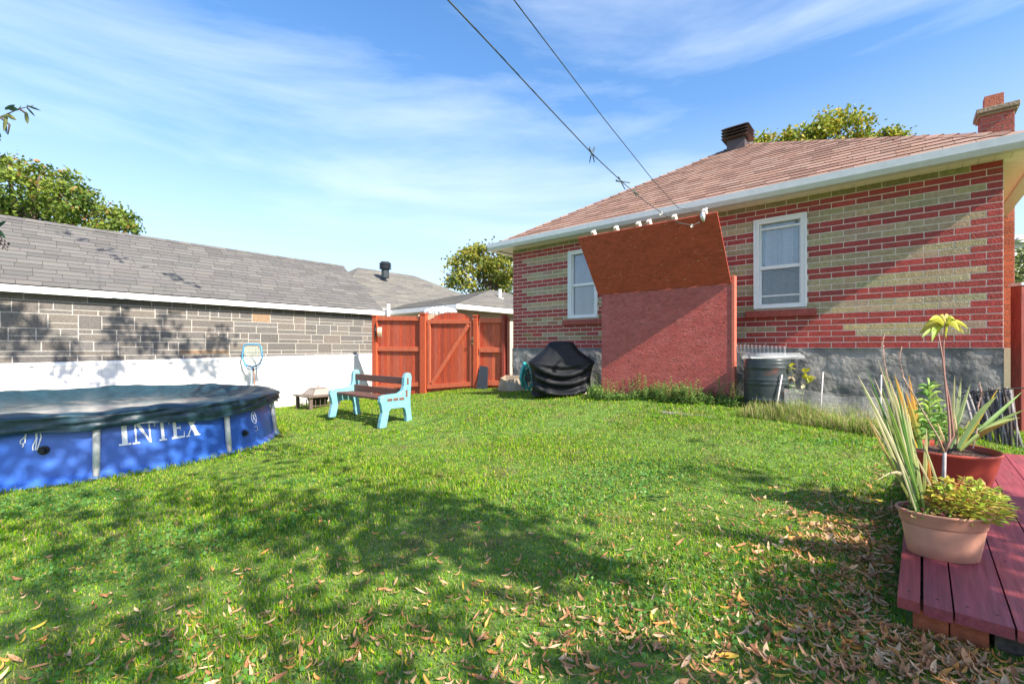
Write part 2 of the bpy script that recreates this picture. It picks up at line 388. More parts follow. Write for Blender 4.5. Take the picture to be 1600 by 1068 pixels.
def window(u0,u1,lab,full):
    fw=.055; mb=MB()
    hb(mb,u0,u0+fw,-.09,.022,WZ0,WZ1); hb(mb,u1-fw,u1,-.09,.022,WZ0,WZ1)
    hb(mb,u0+fw,u1-fw,-.09,.022,WZ1-fw,WZ1); hb(mb,u0+fw,u1-fw,-.09,.022,WZ0,WZ0+fw*.9)
    for (a,b_) in ((u0-.008,u0+.016),(u1-.016,u1+.008)): hb(mb,a,b_,.0225,.034,WZ0-.005,WZ1+.008)
    hb(mb,u0+.016,u1-.016,.0225,.034,WZ1-.018,WZ1+.008); hb(mb,u0+.016,u1-.016,.0225,.034,WZ0-.005,WZ0+.014)
    fr=mb.build('window_frame',M_wvinyl,house,bevel=.003)
    if lab: fr['label']=lab
    zm=WZ0+(WZ1-WZ0)*(.455 if full else .49); mb=MB(); ii=fw
    hb(mb,u0+ii,u1-ii,-.055,-.004,zm-.022,zm+.022)
    hb(mb,u0+ii,u0+ii+.02,-.06,-.012,WZ0+fw*.9,WZ1-fw); hb(mb,u1-ii-.02,u1-ii,-.06,-.012,WZ0+fw*.9,WZ1-fw)
    if full: hb(mb,u0+ii+.02,u1-ii-.02,-.05,-.014,WZ0+.145,WZ0+.163); hb(mb,u0+ii+.02,u1-ii-.02,-.05,-.014,WZ1-fw-.075,WZ1-fw-.05)
    mb.build('window_sash',M_wvinyl,fr,bevel=.002)
    mb=MB(); hb(mb,u0+ii,u1-ii,-.040,-.036,WZ0+fw*.9,WZ1-fw); mb.build('pane',M_glass,fr)
    # curtain with folds, near-black panel behind paints the unlit room
    mb=MB(); n=70; zt=WZ1-.05; zb=WZ0+.5 if full else WZ0+.04
    rr=[]
    for z in (zt,(zt+zb)/2,zb):
        rr.append([H(u0+.05+(u1-u0-.1)*i/n,-.075+.018*math.sin(i*.62+math.sin(i*.21)*2)*(1 if z<zt else .7)+(.01*math.sin(i*.23+z*3)),z) for i in range(n+1)])
    mb.loft(rr,close=False)
    if full:
        zz=WZ0+.05; rr=[[H(u0+.05+(u1-u0-.1)*i/n,-.16+.02*math.sin(i*.38),z) for i in range(n+1)] for z in (zb,zz)]
        mb2=MB(); mb2.loft(rr,close=False); mb2.build('lower_sheet',mat('dark_sheet',(.16,.16,.17),.9,.2,10),fr,smooth=True)  # dark, gently folded sheet behind the lower panes
    mb.build('curtain',M_curt if full else mat('grey_curtain',(.20,.23,.27),.9,.1,10),fr,smooth=True)
    mb=MB(); hb(mb,u0-.1,u1+.1,-.6,-.55,WZ0-.1,WZ1+.1); mb.build('room_dark_panel',mat('dark_room',(.02,.022,.025),.9),fr)
    mb=MB(); e=.10
    hb(mb,u0-e,u1+e,.0,.06,WZ0-.115,WZ0-.03); mb.build('window_sill',M_sill,house,bevel=.006)
window(*WIN[0],'white sash window partly hidden by the climbing board',False)
window(*WIN[1],'white sash window with gathered curtain above',True)
# roof
OH=.28; RB=LW/2; EZ=vz(1.90); AZ=vz(3.95)
def roof():
    half=(LW+2*OH)/2; run=half; sl=math.hypot(run,AZ-EZ)
    S=Vector((-N.x*run,-N.y*run,AZ-EZ)).normalized(); A=Vector((U.x,U.y,0)); O=H(-OH,OH,EZ)
    cols=[(.31,.185,.14),(.345,.21,.165),(.275,.16,.125),(.33,.215,.17),(.235,.14,.11)]
    mb=MB(); shingles(mb,O,A,S,[(0,0),(2*half,0),(half,sl)],.145,.24,.010,lambda r: jit(random.choice(cols),.07),gap=.0035)
    M_sh=mat('brown_shingle',attr=True,rough=.9,var=.25,nscale=40,bump=.5,bscale=260,spec=.2)
    r=mb.build('roof',M_sh,house)
    # other slopes: left and right sides plus ridge going back
    ap=H(RB,-(run-OH),AZ); bk=H(RB,-8,AZ)
    mb=MB()
    mb.add([H(-OH,OH,EZ),ap,bk,H(-OH,-8,EZ)],[(0,1,2,3)],(.26,.13,.1)); mb.add([H(LW+OH,OH,EZ),H(LW+OH,-8,EZ),bk,ap],[(0,1,2,3)],(.26,.13,.1))
    mb.build('side_roof',M_sh,r)
    mb=MB()   # hip caps
    for e in (H(-OH,OH,EZ),H(LW+OH,OH,EZ)):
        k=30
        for i in range(k):
            p=e.lerp(ap,i/k); q=e.lerp(ap,(i+1.25)/k); dd=(q-p).normalized(); sd_=dd.cross(Vector((0,0,1))).normalized(); c=jit(cols[i%5],.12)
            for sgn in (-1,1):
                o1=sd_*sgn*.09-Vector((0,0,.045)); 
                mb.add([p+Vector((0,0,.028)),q+Vector((0,0,.014)),q+o1+Vector((0,0,.014)),p+o1+Vector((0,0,.028))],[(0,1,2,3) if sgn>0 else (3,2,1,0)],c)
    mb.build('hip_cap',M_sh,r)
    # soffit, fascia, gutter
    mb=MB(); k=62; sz=vz(1.822)
    for i in range(k):
        a=-OH+.02+(LW+2*OH-.04)*i/k; b_=-OH+.02+(LW+2*OH-.04)*(i+1)/k
        hb(mb,a+.003,b_-.003,-.0,OH-.055,sz,sz+.012+.0*(i%2))
    hb(mb,-OH+.02,LW+OH-.02,-.0,OH-.055,sz+.008,sz+.02)
    kk=60
    for (ua,ub) in ((LW+.0,LW+OH-.03),(-OH+.03,0)):
        for i in range(kk):
            hb(mb,ua,ub,-.002-7.5*(i+1)/kk+.003,-.002-7.5*i/kk-.003,sz,sz+.012)
        hb(mb,ua,ub,-7.5,-.003,sz+.008,sz+.02)
    mb.build('soffit',mat('soffit_vinyl',(.84,.80,.76),.5,.06,6),house)
    mb=MB()
    prof=[(OH-.055,0),(OH-.055,.125),(OH-.048,.125),(OH-.048,.01),(OH+.03,.01),(OH+.055,.05),(OH+.062,.112),(OH+.045,.118),(OH+.045,.127),(OH+.075,.127),(OH+.072,.05),(OH+.04,0)]
    mb.prism(prof,lambda d,z,tt: H(tt,d,vz(1.805)+z),-OH-.05,LW+OH+.05)
    mb.prism([(OH-.057,0),(OH-.057,.125),(OH+.05,.125),(OH+.06,0)],lambda d,z,tt: H(tt,d,vz(1.8055)+z),-OH-.052,-OH-.049)
    for uu,sg in ((LW+OH,1),(-OH,-1)):   # side gutters
        for a,b_ ,z0,z1 in ((-.055,-.045,0,.125),(-.045,.06,0,.01),(.06,.068,0,.125)):
            mb.boxf(H(uu+sg*a,OH-.06,vz(1.805)+z0),(U.x*sg*(b_-a),U.y*sg*(b_-a),0),(-N.x*8,-N.y*8,0),(0,0,z1-z0))
    mb.build('gutter',mat('gutter_paint',(.56,.60,.64),.35,.06,4,spec=.5),house,bevel=.003)
    return r
ROOF=roof()
def house_bits():
    # metal roof vent
    c=H(RB-.05,-(RB-.75),0); rz=vz(3.58)
    c=W(1153,232,8.55); 
    mb=MB(); a=.135
    v=empty('x',(0,0,0),'','') ; bpy.data.objects.remove(v)
    cx,cy=c.x,c.y
    def bx(s,z0,z1,cc=(.1,.1,.1)): mb.boxf(Vector((cx,cy,z0))-Vector((U.x,U.y,0))*s-Vector((N.x,N.y,0))*s,(U.x*2*s,U.y*2*s,0),(N.x*2*s,N.y*2*s,0),(0,0,z1-z0))
    zb=CZ+(HY-245)/F*8.55; bx(.155,zb-.18,CZ+(HY-222)/F*8.55)
    zt=CZ+(HY-219)/F*8.55
    for i in range(4):
        z0=zt+i*.058; s0=.24; s1=.16
        A_=[Vector((cx,cy,z0))+Vector((U.x*sx*s0+N.x*sy*s0,U.y*sx*s0+N.y*sy*s0,0)) for sx,sy in ((-1,-1),(1,-1),(1,1),(-1,1))]
        B_=[Vector((cx,cy,z0+.05))+Vector((U.x*sx*s1+N.x*sy*s1,U.y*sx*s1+N.y*sy*s1,0)) for sx,sy in ((-1,-1),(1,-1),(1,1),(-1,1))]
        mb.loft([A_,B_],capb=True,capt=True)
    bx(.13,CZ+(HY-223)/F*8.55,zt+.2)
    mb.build('roof_vent',mat('vent_metal',(.10,.075,.075),.45,.15,10,metal=.3),ROOF)
    # chimney, outside the right wall
    M_ch=mat('chimney_brick',attr=True,rough=.85,var=.25,nscale=14,bump=.4,bscale=70)
    ch=MB(); w0,w1=.10,.42; d0,d1=-2.75,-3.05; z0=vz(0); z1=CZ+(HY-172)/F*6.25
    hb(ch,LW+w0,LW+w1,d1,d0,z0,z1,(.4,.36,.33))
    cr=0; z=z0
    while z<z1-.03:
        h=.075
        for (a,b_,fx) in (('u',w1-w0,0),('d',d0-d1,1)):
            L_=b_; x=-(.1 if cr%2 else 0)
            while x<L_:
                x0=max(x,0)+.004; x1=min(x+.21,L_)-.004
                if x1-x0>.02:
                    c=jit((.33,.085,.065) if z>vz(2.1) else (.42,.12,.06),.2)
                    if fx==0: hb(ch,LW+w0+x0,LW+w0+x1,d0,d0+.004,z+.004,z+h-.004,c)
                    else:
                        hb(ch,LW+w0-.004,LW+w0,d1+x0,d1+x1,z+.004,z+h-.004,c); hb(ch,LW+w1,LW+w1+.004,d1+x0,d1+x1,z+.004,z+h-.004,c)
                x+=.21
        z+=h; cr+=1
    c=ch.build('chimney',M_ch,house)
    mb=MB(); hb(mb,LW+w0-.05,LW+w1+.05,d1-.06,d0+.06,z1,z1+.065); hb(mb,LW+w0-.03,LW+w1+.03,d1-.03,d0+.03,z1-.035,z1-.001)
    mbb=MB(); hb(mbb,LW+.0,LW+w1+.02,d1,d0+.03,vz(-1),vz(0)-.001); mbb.build('chimney_base',mat('cream_render',(.45,.40,.30),.9,.1,8),c)
    mb.build('chimney_cap',mat('concrete_cap',(.27,.22,.16),.9,.2,10,bump=.5,bscale=30),c,bevel=.008)
    mb=MB(); x=LW+(w0+w1)/2-.02; zf=z1+.065
    hb(mb,x-.10,x+.09,(d0+d1)/2-.09,(d0+d1)/2+.09,zf,zf+.20,(.40,.13,.08)); hb(mb,x-.06,x+.05,(d0+d1)/2-.07,(d0+d1)/2+.07,zf+.2,zf+.203,(.03,.03,.03))
    mb.build('chimney_pot',M_ch,c,bevel=.006)
house_bits()
# ================================================================ GARAGE (left)
garage=empty('stone_garage', GA(-4,-.1,vz(-1.2)),'long grey stone garage with white lower cladding and grey shingle roof','garage')
def garage_build():
    EZg=vz(.958); LG=9.0
    # backing
    mb=MB(); mb.boxf(GA(-LG,-.004,vz(-1.5)),(V2.x*LG,V2.y*LG,0),(-NG.x*.2,-NG.y*.2,0),(0,0,1.5+.93))
    mb.boxf(GA(-.2,-.205,vz(-1.5)),(V2.x*.2,V2.y*.2,0),(-NG.x*3.6,-NG.y*3.6,0),(0,0,1.5+.93))
    mb.build('wall',mat('stone_mortar',(.42,.40,.37),.9,.1,20),garage)
    st=MB(); rows=[]; z=vz(-.24); k=0; g=.0065
    def blk(s0,s1,z0,z1,stripe=False):
        base=random.choice([(.135,.125,.118),(.15,.135,.125),(.125,.117,.112),(.155,.137,.122),(.135,.128,.125)])
        if random.random()<.025: base=(.25,.17,.11)
        c=jit(base,.12)
        st.boxf(GA(s0+g,-.008,z0+g),(V2.x*(s1-s0-2*g),V2.y*(s1-s0-2*g),0),(NG.x*.0085,NG.y*.0085,0),(0,0,z1-z0-2*g),c)
    z=vz(-.245)
    seq=[.12,.235,.20,.235,.20,.14]
    for hrow in seq:
        s=-LG
        while s<0:
            wd=random.choice([.38,.48,.6,.72,.85])
            e=min(s+wd,0)
            if 0-e<.15: e=0
            if hrow<.16: 
                n=random.choice([1,1,2]); 
                for j in range(n): blk(s+(e-s)*j/n,s+(e-s)*(j+1)/n,z,z+hrow)
            else:
                r=random.random(); f=random.choice([.33,.4,.62]); zm=z+hrow*f
                if r<.3 or e-s<.5:
                    blk(s,e,z,zm); 
                    m_=s+(e-s)*random.uniform(.35,.65)
                    blk(s,m_,zm,z+hrow); blk(m_,e,zm,z+hrow)
                elif r<.6:
                    m_=s+(e-s)*random.uniform(.3,.6); blk(s,m_,z,zm); blk(m_,e,z,zm); blk(s,e,zm,z+hrow)
                elif r<.8:
                    m_=s+(e-s)*random.uniform(.4,.65); blk(s,m_,z,z+hrow); blk(m_,e,z,zm); blk(m_,e,zm,z+hrow)
                else:
                    m_=s+(e-s)*random.uniform(.35,.6); blk(s,m_,z,zm); blk(s,m_,zm,z+hrow); blk(m_,e,z,z+hrow)
            s=e
        z+=hrow
    st.build('stone_facing',mat('grey_stone',attr=True,rough=.9,var=.4,nscale=22,bump=.6,bscale=110),garage,bevel=.001)
    # white corrugated cladding (lower) with ribs, top edge sloping very slightly
    mb=MB(); zt=lambda s: vz(-.158-.085*min(1,-s/6.3)); s=-LG; zb=vz(-1.55)
    top=[];bot=[]; pr=[]
    while s<-.001:
        e=min(s+.19,0)
        for a,d in ((s+.004,.030),(s+.012,.040),(e-.012,.040),(e-.004,.030)): pr.append((a,d))
        s=e
    for i,(a,d) in enumerate(pr): top.append(GA(a,d,zt(a))); bot.append(GA(a,d,zb))
    mb.loft([bot,top],close=False)
    cl=mb.build('white_cladding',mat('white_cladding',(.68,.67,.65),.5,.05,3),garage)
    mb=MB(); n=40
    for i in range(n):
        a=-LG*i/n; b_=-LG*(i+1)/n
        mb.add([GA(a,.02,zt(a)-.05),GA(b_,.02,zt(b_)-.05),GA(b_,.05,zt(b_)-.052),GA(a,.05,zt(a)-.052),GA(a,.02,zt(a)+.012),GA(b_,.02,zt(b_)+.012),GA(b_,.05,zt(b_)+.004),GA(a,.05,zt(a)+.004)],
          [(0,1,2,3),(4,7,6,5),(3,2,6,7),(0,4,5,1)])
        if i%2==0: mb.tube([GA((a+b_)/2,.05,zt(a)-.02),GA((a+b_)/2,.056,zt(a)-.02)],.008,6)
    mb.boxf(GA(-.03,.02,zb),(V2.x*.045,V2.y*.045,0),(NG.x*.035,NG.y*.035,0),(0,0,zt(0)-zb-.06))
    mb.boxf(GA(-LG,.041,vz(-1.08)),(V2.x*LG,V2.y*LG,0),(NG.x*.006,NG.y*.006,0),(0,0,.006),(.3,.3,.3))
    mb.build('cladding_trim',M_white,garage)
    # roof
    e0=.17; RJ=2.05; rz=vz(2.35); O=GA(-LG,e0,EZg); A=Vector((V2.x,V2.y,0)); run=RJ+e0-.15
    S=Vector((-NG.x*run,-NG.y*run,rz-EZg)); sl=S.length; S.normalize(); Lr=LG+.22
    gc=[(.125,.12,.118),(.138,.133,.128),(.116,.113,.111),(.142,.135,.129),(.13,.126,.124)]
    mb=MB(); shingles(mb,O,A,S,[(0,0),(Lr,0),(Lr,sl),(0,sl)],.142,.32,.007,lambda r: jit(random.choice(gc),.10))
    msh=mat('grey_shingle',attr=True,rough=.95,var=.18,nscale=30,bump=.4,bscale=220,spec=.2)
    rf=mb.build('roof',msh,garage)
    p0=O+S*sl; mb=MB(); back=Vector((-NG.x*run,-NG.y*run,-(rz-EZg)))
    mb.add([p0,p0+A*Lr,p0+A*Lr+back,p0+back],[(0,1,2,3)],(.17,.17,.17))
    k=40
    for i in range(k):
        a=Lr*i/k; b_=Lr*(i+1)/k+.02; c=jit(gc[i%5],.08); u_=Vector((0,0,.03)); dn=S*-.12; bn=back.normalized()*.12
        mb.add([p0+A*a+u_,p0+A*b_+u_*.8,p0+A*b_+u_*.6+dn,p0+A*a+u_*.8+dn],[(3,2,1,0)],c); mb.add([p0+A*a+u_,p0+A*b_+u_*.8,p0+A*b_+u_*.6+bn,p0+A*a+u_*.8+bn],[(0,1,2,3)],c)
    mb.build('ridge_cap',msh,rf)
    mb=MB(); mb.boxf(GA(-LG,e0-.03,EZg-.115),(V2.x*Lr,V2.y*Lr,0),(NG.x*.028,NG.y*.028,0),(0,0,.105))
    e=GA(.225,0,0)-GA(0,0,0)
    # rake board and gable
    q0=O+A*(Lr-.02); q1=q0+S*sl
    mb.add([q0-Vector((0,0,.11)),q0-Vector((0,0,.012)),q1-Vector((0,0,.012)),q1-Vector((0,0,.11)),q0+A*.02-Vector((0,0,.11)),q0+A*.02-Vector((0,0,.012)),q1+A*.02-Vector((0,0,.012)),q1+A*.02-Vector((0,0,.11))],
      [(0,1,2,3),(7,6,5,4),(0,4,5,1),(3,2,6,7),(0,3,7,4)])
    mb.build('fascia',M_white,garage)
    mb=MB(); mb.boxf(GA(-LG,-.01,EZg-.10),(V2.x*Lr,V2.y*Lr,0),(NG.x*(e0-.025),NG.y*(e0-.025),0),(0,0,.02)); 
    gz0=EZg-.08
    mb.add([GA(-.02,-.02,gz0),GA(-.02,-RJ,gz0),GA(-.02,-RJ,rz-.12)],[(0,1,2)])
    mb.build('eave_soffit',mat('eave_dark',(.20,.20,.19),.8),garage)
garage_build()
# ================================================================ FENCE
M_wood=mat('red_stained_wood',attr=True,rough=.65,var=.28,nscale=5,stretch=(6,6,.5),bump=.25,bscale=30,spec=.3)
WR=(.42,.075,.03)
def wc(): return jit(random.choice([(.40,.075,.032),(.46,.10,.045),(.33,.06,.03),(.38,.085,.05),(.43,.07,.03)]),.10)
FL_=Vector(((585-CX)/F*10.4,10.4)); FR_=Vector(((789-CX)/F*8.62,8.62)); FD=(FR_-FL_).normalized(); FN=Vector((FD.y,-FD.x))
if FN.y>0: FN=-FN
def fs_(px):
    r=(px-CX)/F; return (r*FL_.y-FL_.x)/(FD.x-r*FD.y)
def fP(s,d,z): return Vector((FL_.x+FD.x*s+FN.x*d,FL_.y+FD.y*s+FN.y*d,z))
def fz(px,py): return CZ+(HY-py)/F*(FL_.y+FD.y*fs_(px))
def fg(s): p=fP(s,0,0); return gz(p.x,p.y)
def fbar(mb,s0,z0,s1,z1,h,d0,d1,col):   # bar between two points of the fence plane, height h perpendicular to it
    dv=Vector((s1-s0,z1-z0)).normalized(); n=Vector((-dv.y,dv.x))*h*.5
    q=lambda s,z,d: fP(s,d,z)
    A=[(s0-n.x,z0-n.y),(s1-n.x,z1-n.y),(s1+n.x,z1+n.y),(s0+n.x,z0+n.y)]
    mb.add([q(a,b,d0) for a,b in A]+[q(a,b,d1) for a,b in A],[(3,2,1,0),(4,5,6,7),(0,1,5,4),(1,2,6,5),(2,3,7,6),(3,0,4,7)],col)
def boards(mb,s0,s1,ztf,zbf,bw=.095,th=.018):
    s=s0
    while s<s1-.01:
        e=min(s+bw,s1); m=(s+e)/2; t=th*random.uniform(.8,1.1); zt=ztf(m)+random.uniform(-.004,.004)
        mb.boxf(fP(s+.002,0,zbf(m)),(FD.x*(e-s-.004),FD.y*(e-s-.004),0),(-FN.x*t,-FN.y*t,0),(0,0,zt-zbf(m)),wc()); s=e
def lin2(a,za,b,zb_): return lambda s_: za+(zb_-za)*(s_-a)/(b-a)
fence=empty('wooden_fence',fP(fs_(620),0,fg(fs_(620))),'red stained wooden fence run between the grey garage and the brick house corner','fence')
def panel(px0,px1,rails,pt,pb0,right):
    s0,s1=fs_(px0),fs_(px1); zf=lin2(s0,fz(px0,pt),s1,fz(px1,pt))
    mb=MB(); boards(mb,s0,s1,lambda s_: zf(s_)-.02,lambda s_: fg(s_)-.03); mb.build('fence_boards',M_wood,fence)
    for k,(py0,py1) in enumerate(rails):
        mb=MB(); fbar(mb,s0+(.09 if not right else .004),fz(px0,py0)-.05,s1-.004,fz(px1,py1)-.05,.095,.002,.04,jit((.50,.12,.06),.05)); mb.build('rail',M_wood,fence,bevel=.004)
panel(586,657.5,((494,494),(541.5,541.5),(601,596)),493,0,False)
panel(749.5,786,((496.5,496.5),(542.5,542.5),(594,594)),496.5,0,True)
def post(px0,px1,pyt,col=WR,yd=.09,dd=.0):
    s0,s1=fs_(px0),fs_(px1); zt=fz((px0+px1)/2,pyt); z0=fg(s0)-.15
    mb=MB(); mb.boxf(fP(s0,-yd/2+.02+dd,z0),(FD.x*(s1-s0),FD.y*(s1-s0),0),(FN.x*yd,FN.y*yd,0),(0,0,zt-z0),col); o=mb.build('fence_post',M_wood,fence,bevel=.005)
    mb=MB(); mb.boxf(fP(s0-.012,-yd/2+.008+dd,zt),(FD.x*(s1-s0+.024),FD.y*(s1-s0+.024),0),(FN.x*(yd+.024),FN.y*(yd+.024),0),(0,0,.03),jit(col)); mb.build('post_cap',M_wood,o,bevel=.006)
post(584.5,591,494.5); post(659,667.5,491.5); post(742,748.5,494.5); post(786.5,791,494,(.24,.045,.03),dd=.0)  # last post: darker red paints in the shade beside the house
def gate():
    s0,s1=fs_(668.3),fs_(741.3); root=empty('garden_gate',fP((s0+s1)/2,0,fg((s0+s1)/2)),'red wooden arched garden gate with diagonal brace','gate')
    sm=(s0+s1)/2; zl=lin2(s0,fz(668.3,500),s1,fz(741.3,500)); arch=lambda s_: zl(s_)+.16*max(0,1-((s_-sm-.02)/((s1-s0)/2*.86))**2)**.6
    mb=MB(); boards(mb,s0,s1,arch,lambda s_: fg(s_)+.02,bw=.088); mb.build('gate_boards',M_wood,root)
    def bar(pa,ya,pb,yb,h,nm,e=0,f=0,dd=0):
        mb=MB(); fbar(mb,fs_(pa)+e,fz(pa,ya),fs_(pb)-f,fz(pb,yb),h,.002+dd,.038+dd,jit((.48,.11,.055),.06)); mb.build(nm,M_wood,root,bevel=.004)
    bar(668.3,502.5,741.3,502,.09,'rail',.01,.01); bar(668.3,604,741.3,599,.09,'rail',.01,.01)
    bar(671.5,600.5,671.5,505.5,.075,'stile'); bar(738,596,738,505.5,.07,'stile')
    bar(676,599,733.5,507,.085,'brace',dd=.002)
    s_=fs_(741); z=fz(741,532); mb=MB(); mb.boxf(fP(s_-.03,.04,z-.07),FD.to_3d()*.06,FN.to_3d()*.012,(0,0,.14)); mb.build('latch_plate',mat('gold_metal',(.55,.42,.22),.4,metal=.6),root,bevel=.01)
    mb=MB(); mb.tube([fP(s_,.055,z-.035),fP(s_,.08,z),fP(s_,.055,z+.035)],.011,8); mb.build('latch_handle',mat('black_iron',(.02,.02,.02),.5),root,smooth=True)
gate()
def fence_return():
    mb=MB(); a=fP(fs_(791),0,0); b_=Vector((-.04,8.50,0)); d=b_-a; n=2
    for i in range(n):
        p=a+d*(i/n); mb.boxf((p.x,p.y,gz(p.x,p.y)-.05),d*(.96/n),(0,.02,0),(0,0,CZ+(HY-496)/F*8.6-gz(p.x,p.y)+.05),jit((.28,.05,.035),.12))  # eave shade put into the darker red of these boards
    mb.build('end_boards',M_wood,fence)
fence_return()
def fence_far_right():
    # post and boards beyond the house corner, at the right frame edge
    Y=4.55; fx=lambda px,Y: (px-CX)/F*Y; root=empty('side_fence',(fx(1590,Y),Y,gz(fx(1590,Y),Y)),'dark red wooden fence with grey capped post at the right edge beside the house','fence')
    x0=fx(1587,Y); zt=vz((HY-447)/F*Y)
    mb=MB(); mb.box(x0,x0+.10,Y-.05,Y+.05,gz(x0,Y)-.2,zt,(.17,.035,.03)); mb.build('fence_post',M_wood,root,bevel=.006)
    mb=MB(); mb.box(x0-.012,x0+.112,Y-.062,Y+.062,zt,zt+.018); mb.box(x0-.006,x0+.106,Y-.056,Y+.056,zt+.0185,zt+.03); mb.build('post_cap',mat('grey_cap',(.35,.38,.42),.5),root,bevel=.004)
    mb=MB()
    for i in range(8): mb.box(x0+.125+i*.1,x0+.125+i*.1+.094,Y-.01,Y+.01,gz(x0,Y)-.1,zt-.02,jit((.34,.06,.04),.1))
    mb.build('fence_boards',M_wood,root)
fence_far_right()
# hanging ornament on left fence panel
def chime():
    p_=fP(fs_(592),.06,0); x,y=p_.x,p_.y; zt=fz(592,503); root=empty('wind_chime',(x,y,zt),'small black bracket with wind chime tubes on the left fence panel','wind chime')
    mb=MB(); mb.tube([(x-.02,y+.02,zt-.55),(x-.03,y+.0,zt-.1),(x-.01,y-.03,zt),(x+.05,y-.07,zt+.01),(x+.09,y-.10,zt-.06)],.008,6); mb.tube([(x-.03,y+.01,zt-.34),(x-.03,y+.01,zt-.12)],.022,6)
    mb.build('bracket',mat('black_iron'),root,smooth=True)
    for i in range(4):
        m=MB(); xx=x+.05+i*.026; m.tube([(xx,y-.09,zt-.33-.02*(i%2)),(xx,y-.09,zt-.12)],.009,8); m.build('chime_tube',mat('pale_metal',(.6,.55,.42),.4,metal=.3),root,smooth=True)
chime()
# ================================================================ NEIGHBOUR HOUSES behind the fence
M_gsh2=mat('neighbour_shingle',attr=True,rough=.95,var=.2,nscale=20,bump=.3,bscale=120)
GS=lambda r: jit(random.choice([(.15,.143,.125),(.17,.16,.14),(.13,.125,.115)]),.12)
def hip_house(name,C,du,dv,Lu,Lv,ez,rz,off_u,off_v0,off_v1,wallcol,label,oh=.3):
    """C corner (2D); du,dv unit 2D; rectangle Lu x Lv; ridge along dv"""
    du=Vector((*du,0)); dv=Vector((*dv,0)); c=Vector((*C,ez)); root=empty(name,(C[0],C[1],ez-2.2),label,'house','neighbours\' grey-roofed houses')
    P=[c,c+du*Lu,c+du*Lu+dv*Lv,c+dv*Lv]; R0=c+du*off_u+dv*off_v0; R0.z=rz; R1=c+du*off_u+dv*off_v1; R1.z=rz
    mb=MB()
    for poly in ([P[0],P[3],R1,R0],[P[1],P[0],R0],[P[3],P[2],R1],[P[2],P[1],R0,R1]):
        O=poly[0]; A=(poly[1]-poly[0]).normalized(); third=poly[2]; S=(third-O)-A*(third-O).dot(A); S.normalize()
        p2=[((q-O).dot(A),(q-O).dot(S)) for q in poly]; shingles(mb,O,A,S,p2,.15,.5,.006,GS)
    rf=mb.build('roof',M_gsh2,root)
    mb=MB(); t_=.14
    for i in range(4):
        a=P[i]; b_=P[(i+1)%4]; d=(b_-a); nrm=Vector((-d.y,d.x,0)).normalized()*.03
        mb.boxf(a-Vector((0,0,t_)),d,nrm,(0,0,t_-.01))
    mb.boxf(P[0]-Vector((0,0,t_))+(du+dv)*.03,du*(Lu-.06),dv*(Lv-.06),(0,0,.02))
    mb.build('fascia',M_white,root)
    mb=MB(); mb.boxf(c+(du+dv)*oh-Vector((0,0,3)),du*(Lu-2*oh),dv*(Lv-2*oh),(0,0,3-t_))
    mb.build('wall',mat(name+'_wall',wallcol,.8,.08,4),root)
    return root,rf
# house A: ridge (560,418)-(648,429)
RA=Vector((-6.13,18.0)); w2=NG
rootA,rfA=hip_house('neighbour_house',(RA.x+3.6*NG.x-3.0*V2.x,RA.y+3.6*NG.y-3.0*V2.y),(-NG.x,-NG.y),(V2.x,V2.y),7.2,9.3,vz(1.3),vz(3.2),3.6,3.0,5.75,(.72,.74,.78),'white walled house with grey hip roof and black roof vent behind the garage')
mb=MB(); vc=W(602,424,17.6)
mb.tube([vc+Vector((0,0,-.25)),vc+Vector((0,0,.12))],.15,12); 
for i in range(4): mb.tube([vc+Vector((0,0,.1+i*.065)),vc+Vector((0,0,.135+i*.065))],[.24,.20],14)
mb.tube([vc+Vector((0,0,.1)),vc+Vector((0,0,.37))],.17,12)
mb.build('roof_vent',mat('black_vent',(.03,.04,.05),.5),rfA)
mb=MB(); q=W(607,475,14.2); mb.tube([q,q-Vector((0,0,1.2))],.05,8); mb.build('downpipe',M_white,rootA)
CB=Vector(((715-CX)/F*12.2,12.2))
rootB,rfB=hip_house('neighbour_shed',CB,(-U.x,-U.y),(V2.x,V2.y),5.2,7,vz(1.2),vz(2.1),2.2,3.6,4.2,(.52,.42,.33),'low beige outbuilding with grey hip roof and white eaves behind the gate',oh=.25)
mb=MB(); q=W(781,462,15.4); mb.tube([q-Vector((0,0,.3)),q+Vector((0,0,.22))],.06,10); mb.tube([q-Vector((0,0,.12)),q-Vector((0,0,.08))],[.17,.12],10); mb.build('vent_pipe',mat('pale_pipe',(.65,.66,.68),.5),rfB)
def tarp():
    c=W(688,487,11.4); mb=MB(); n=26; rr=[]
    for i in range(n+1):
        x=-.42+.84*i/n; r=.10*(1-abs(2*i/n-1)**4)+.02
        rr.append([c+Vector((x,math.cos(a)*r*1.3*random.uniform(.8,1.2),math.sin(a)*r*random.uniform(.65,1.25))) for a in [2*math.pi*k/12 for k in range(12)]])
    mb.loft(rr,capb=True,capt=True); tag(mb.build('plastic_sheet',mat('pale_plastic',(.62,.68,.75),.25,.3,12,bump=.6,bscale=14)),'crumpled pale plastic sheet bundled on top of a stack behind the arched gate','plastic sheet')
    mb=MB(); 
    for k in range(8): mb.box(c.x-.5,c.x+.5,c.y-.3,c.y+.3,gz(c.x,c.y)+k*.2,gz(c.x,c.y)+k*.2+.192 if k<7 else c.z-.09,(.3,.2,.12))
    tag(mb.build('lumber_stack',mat('raw_lumber',(.34,.26,.18),.8,.2,6)),'stack of lumber behind the arched gate holding the plastic sheet','lumber')
tarp()
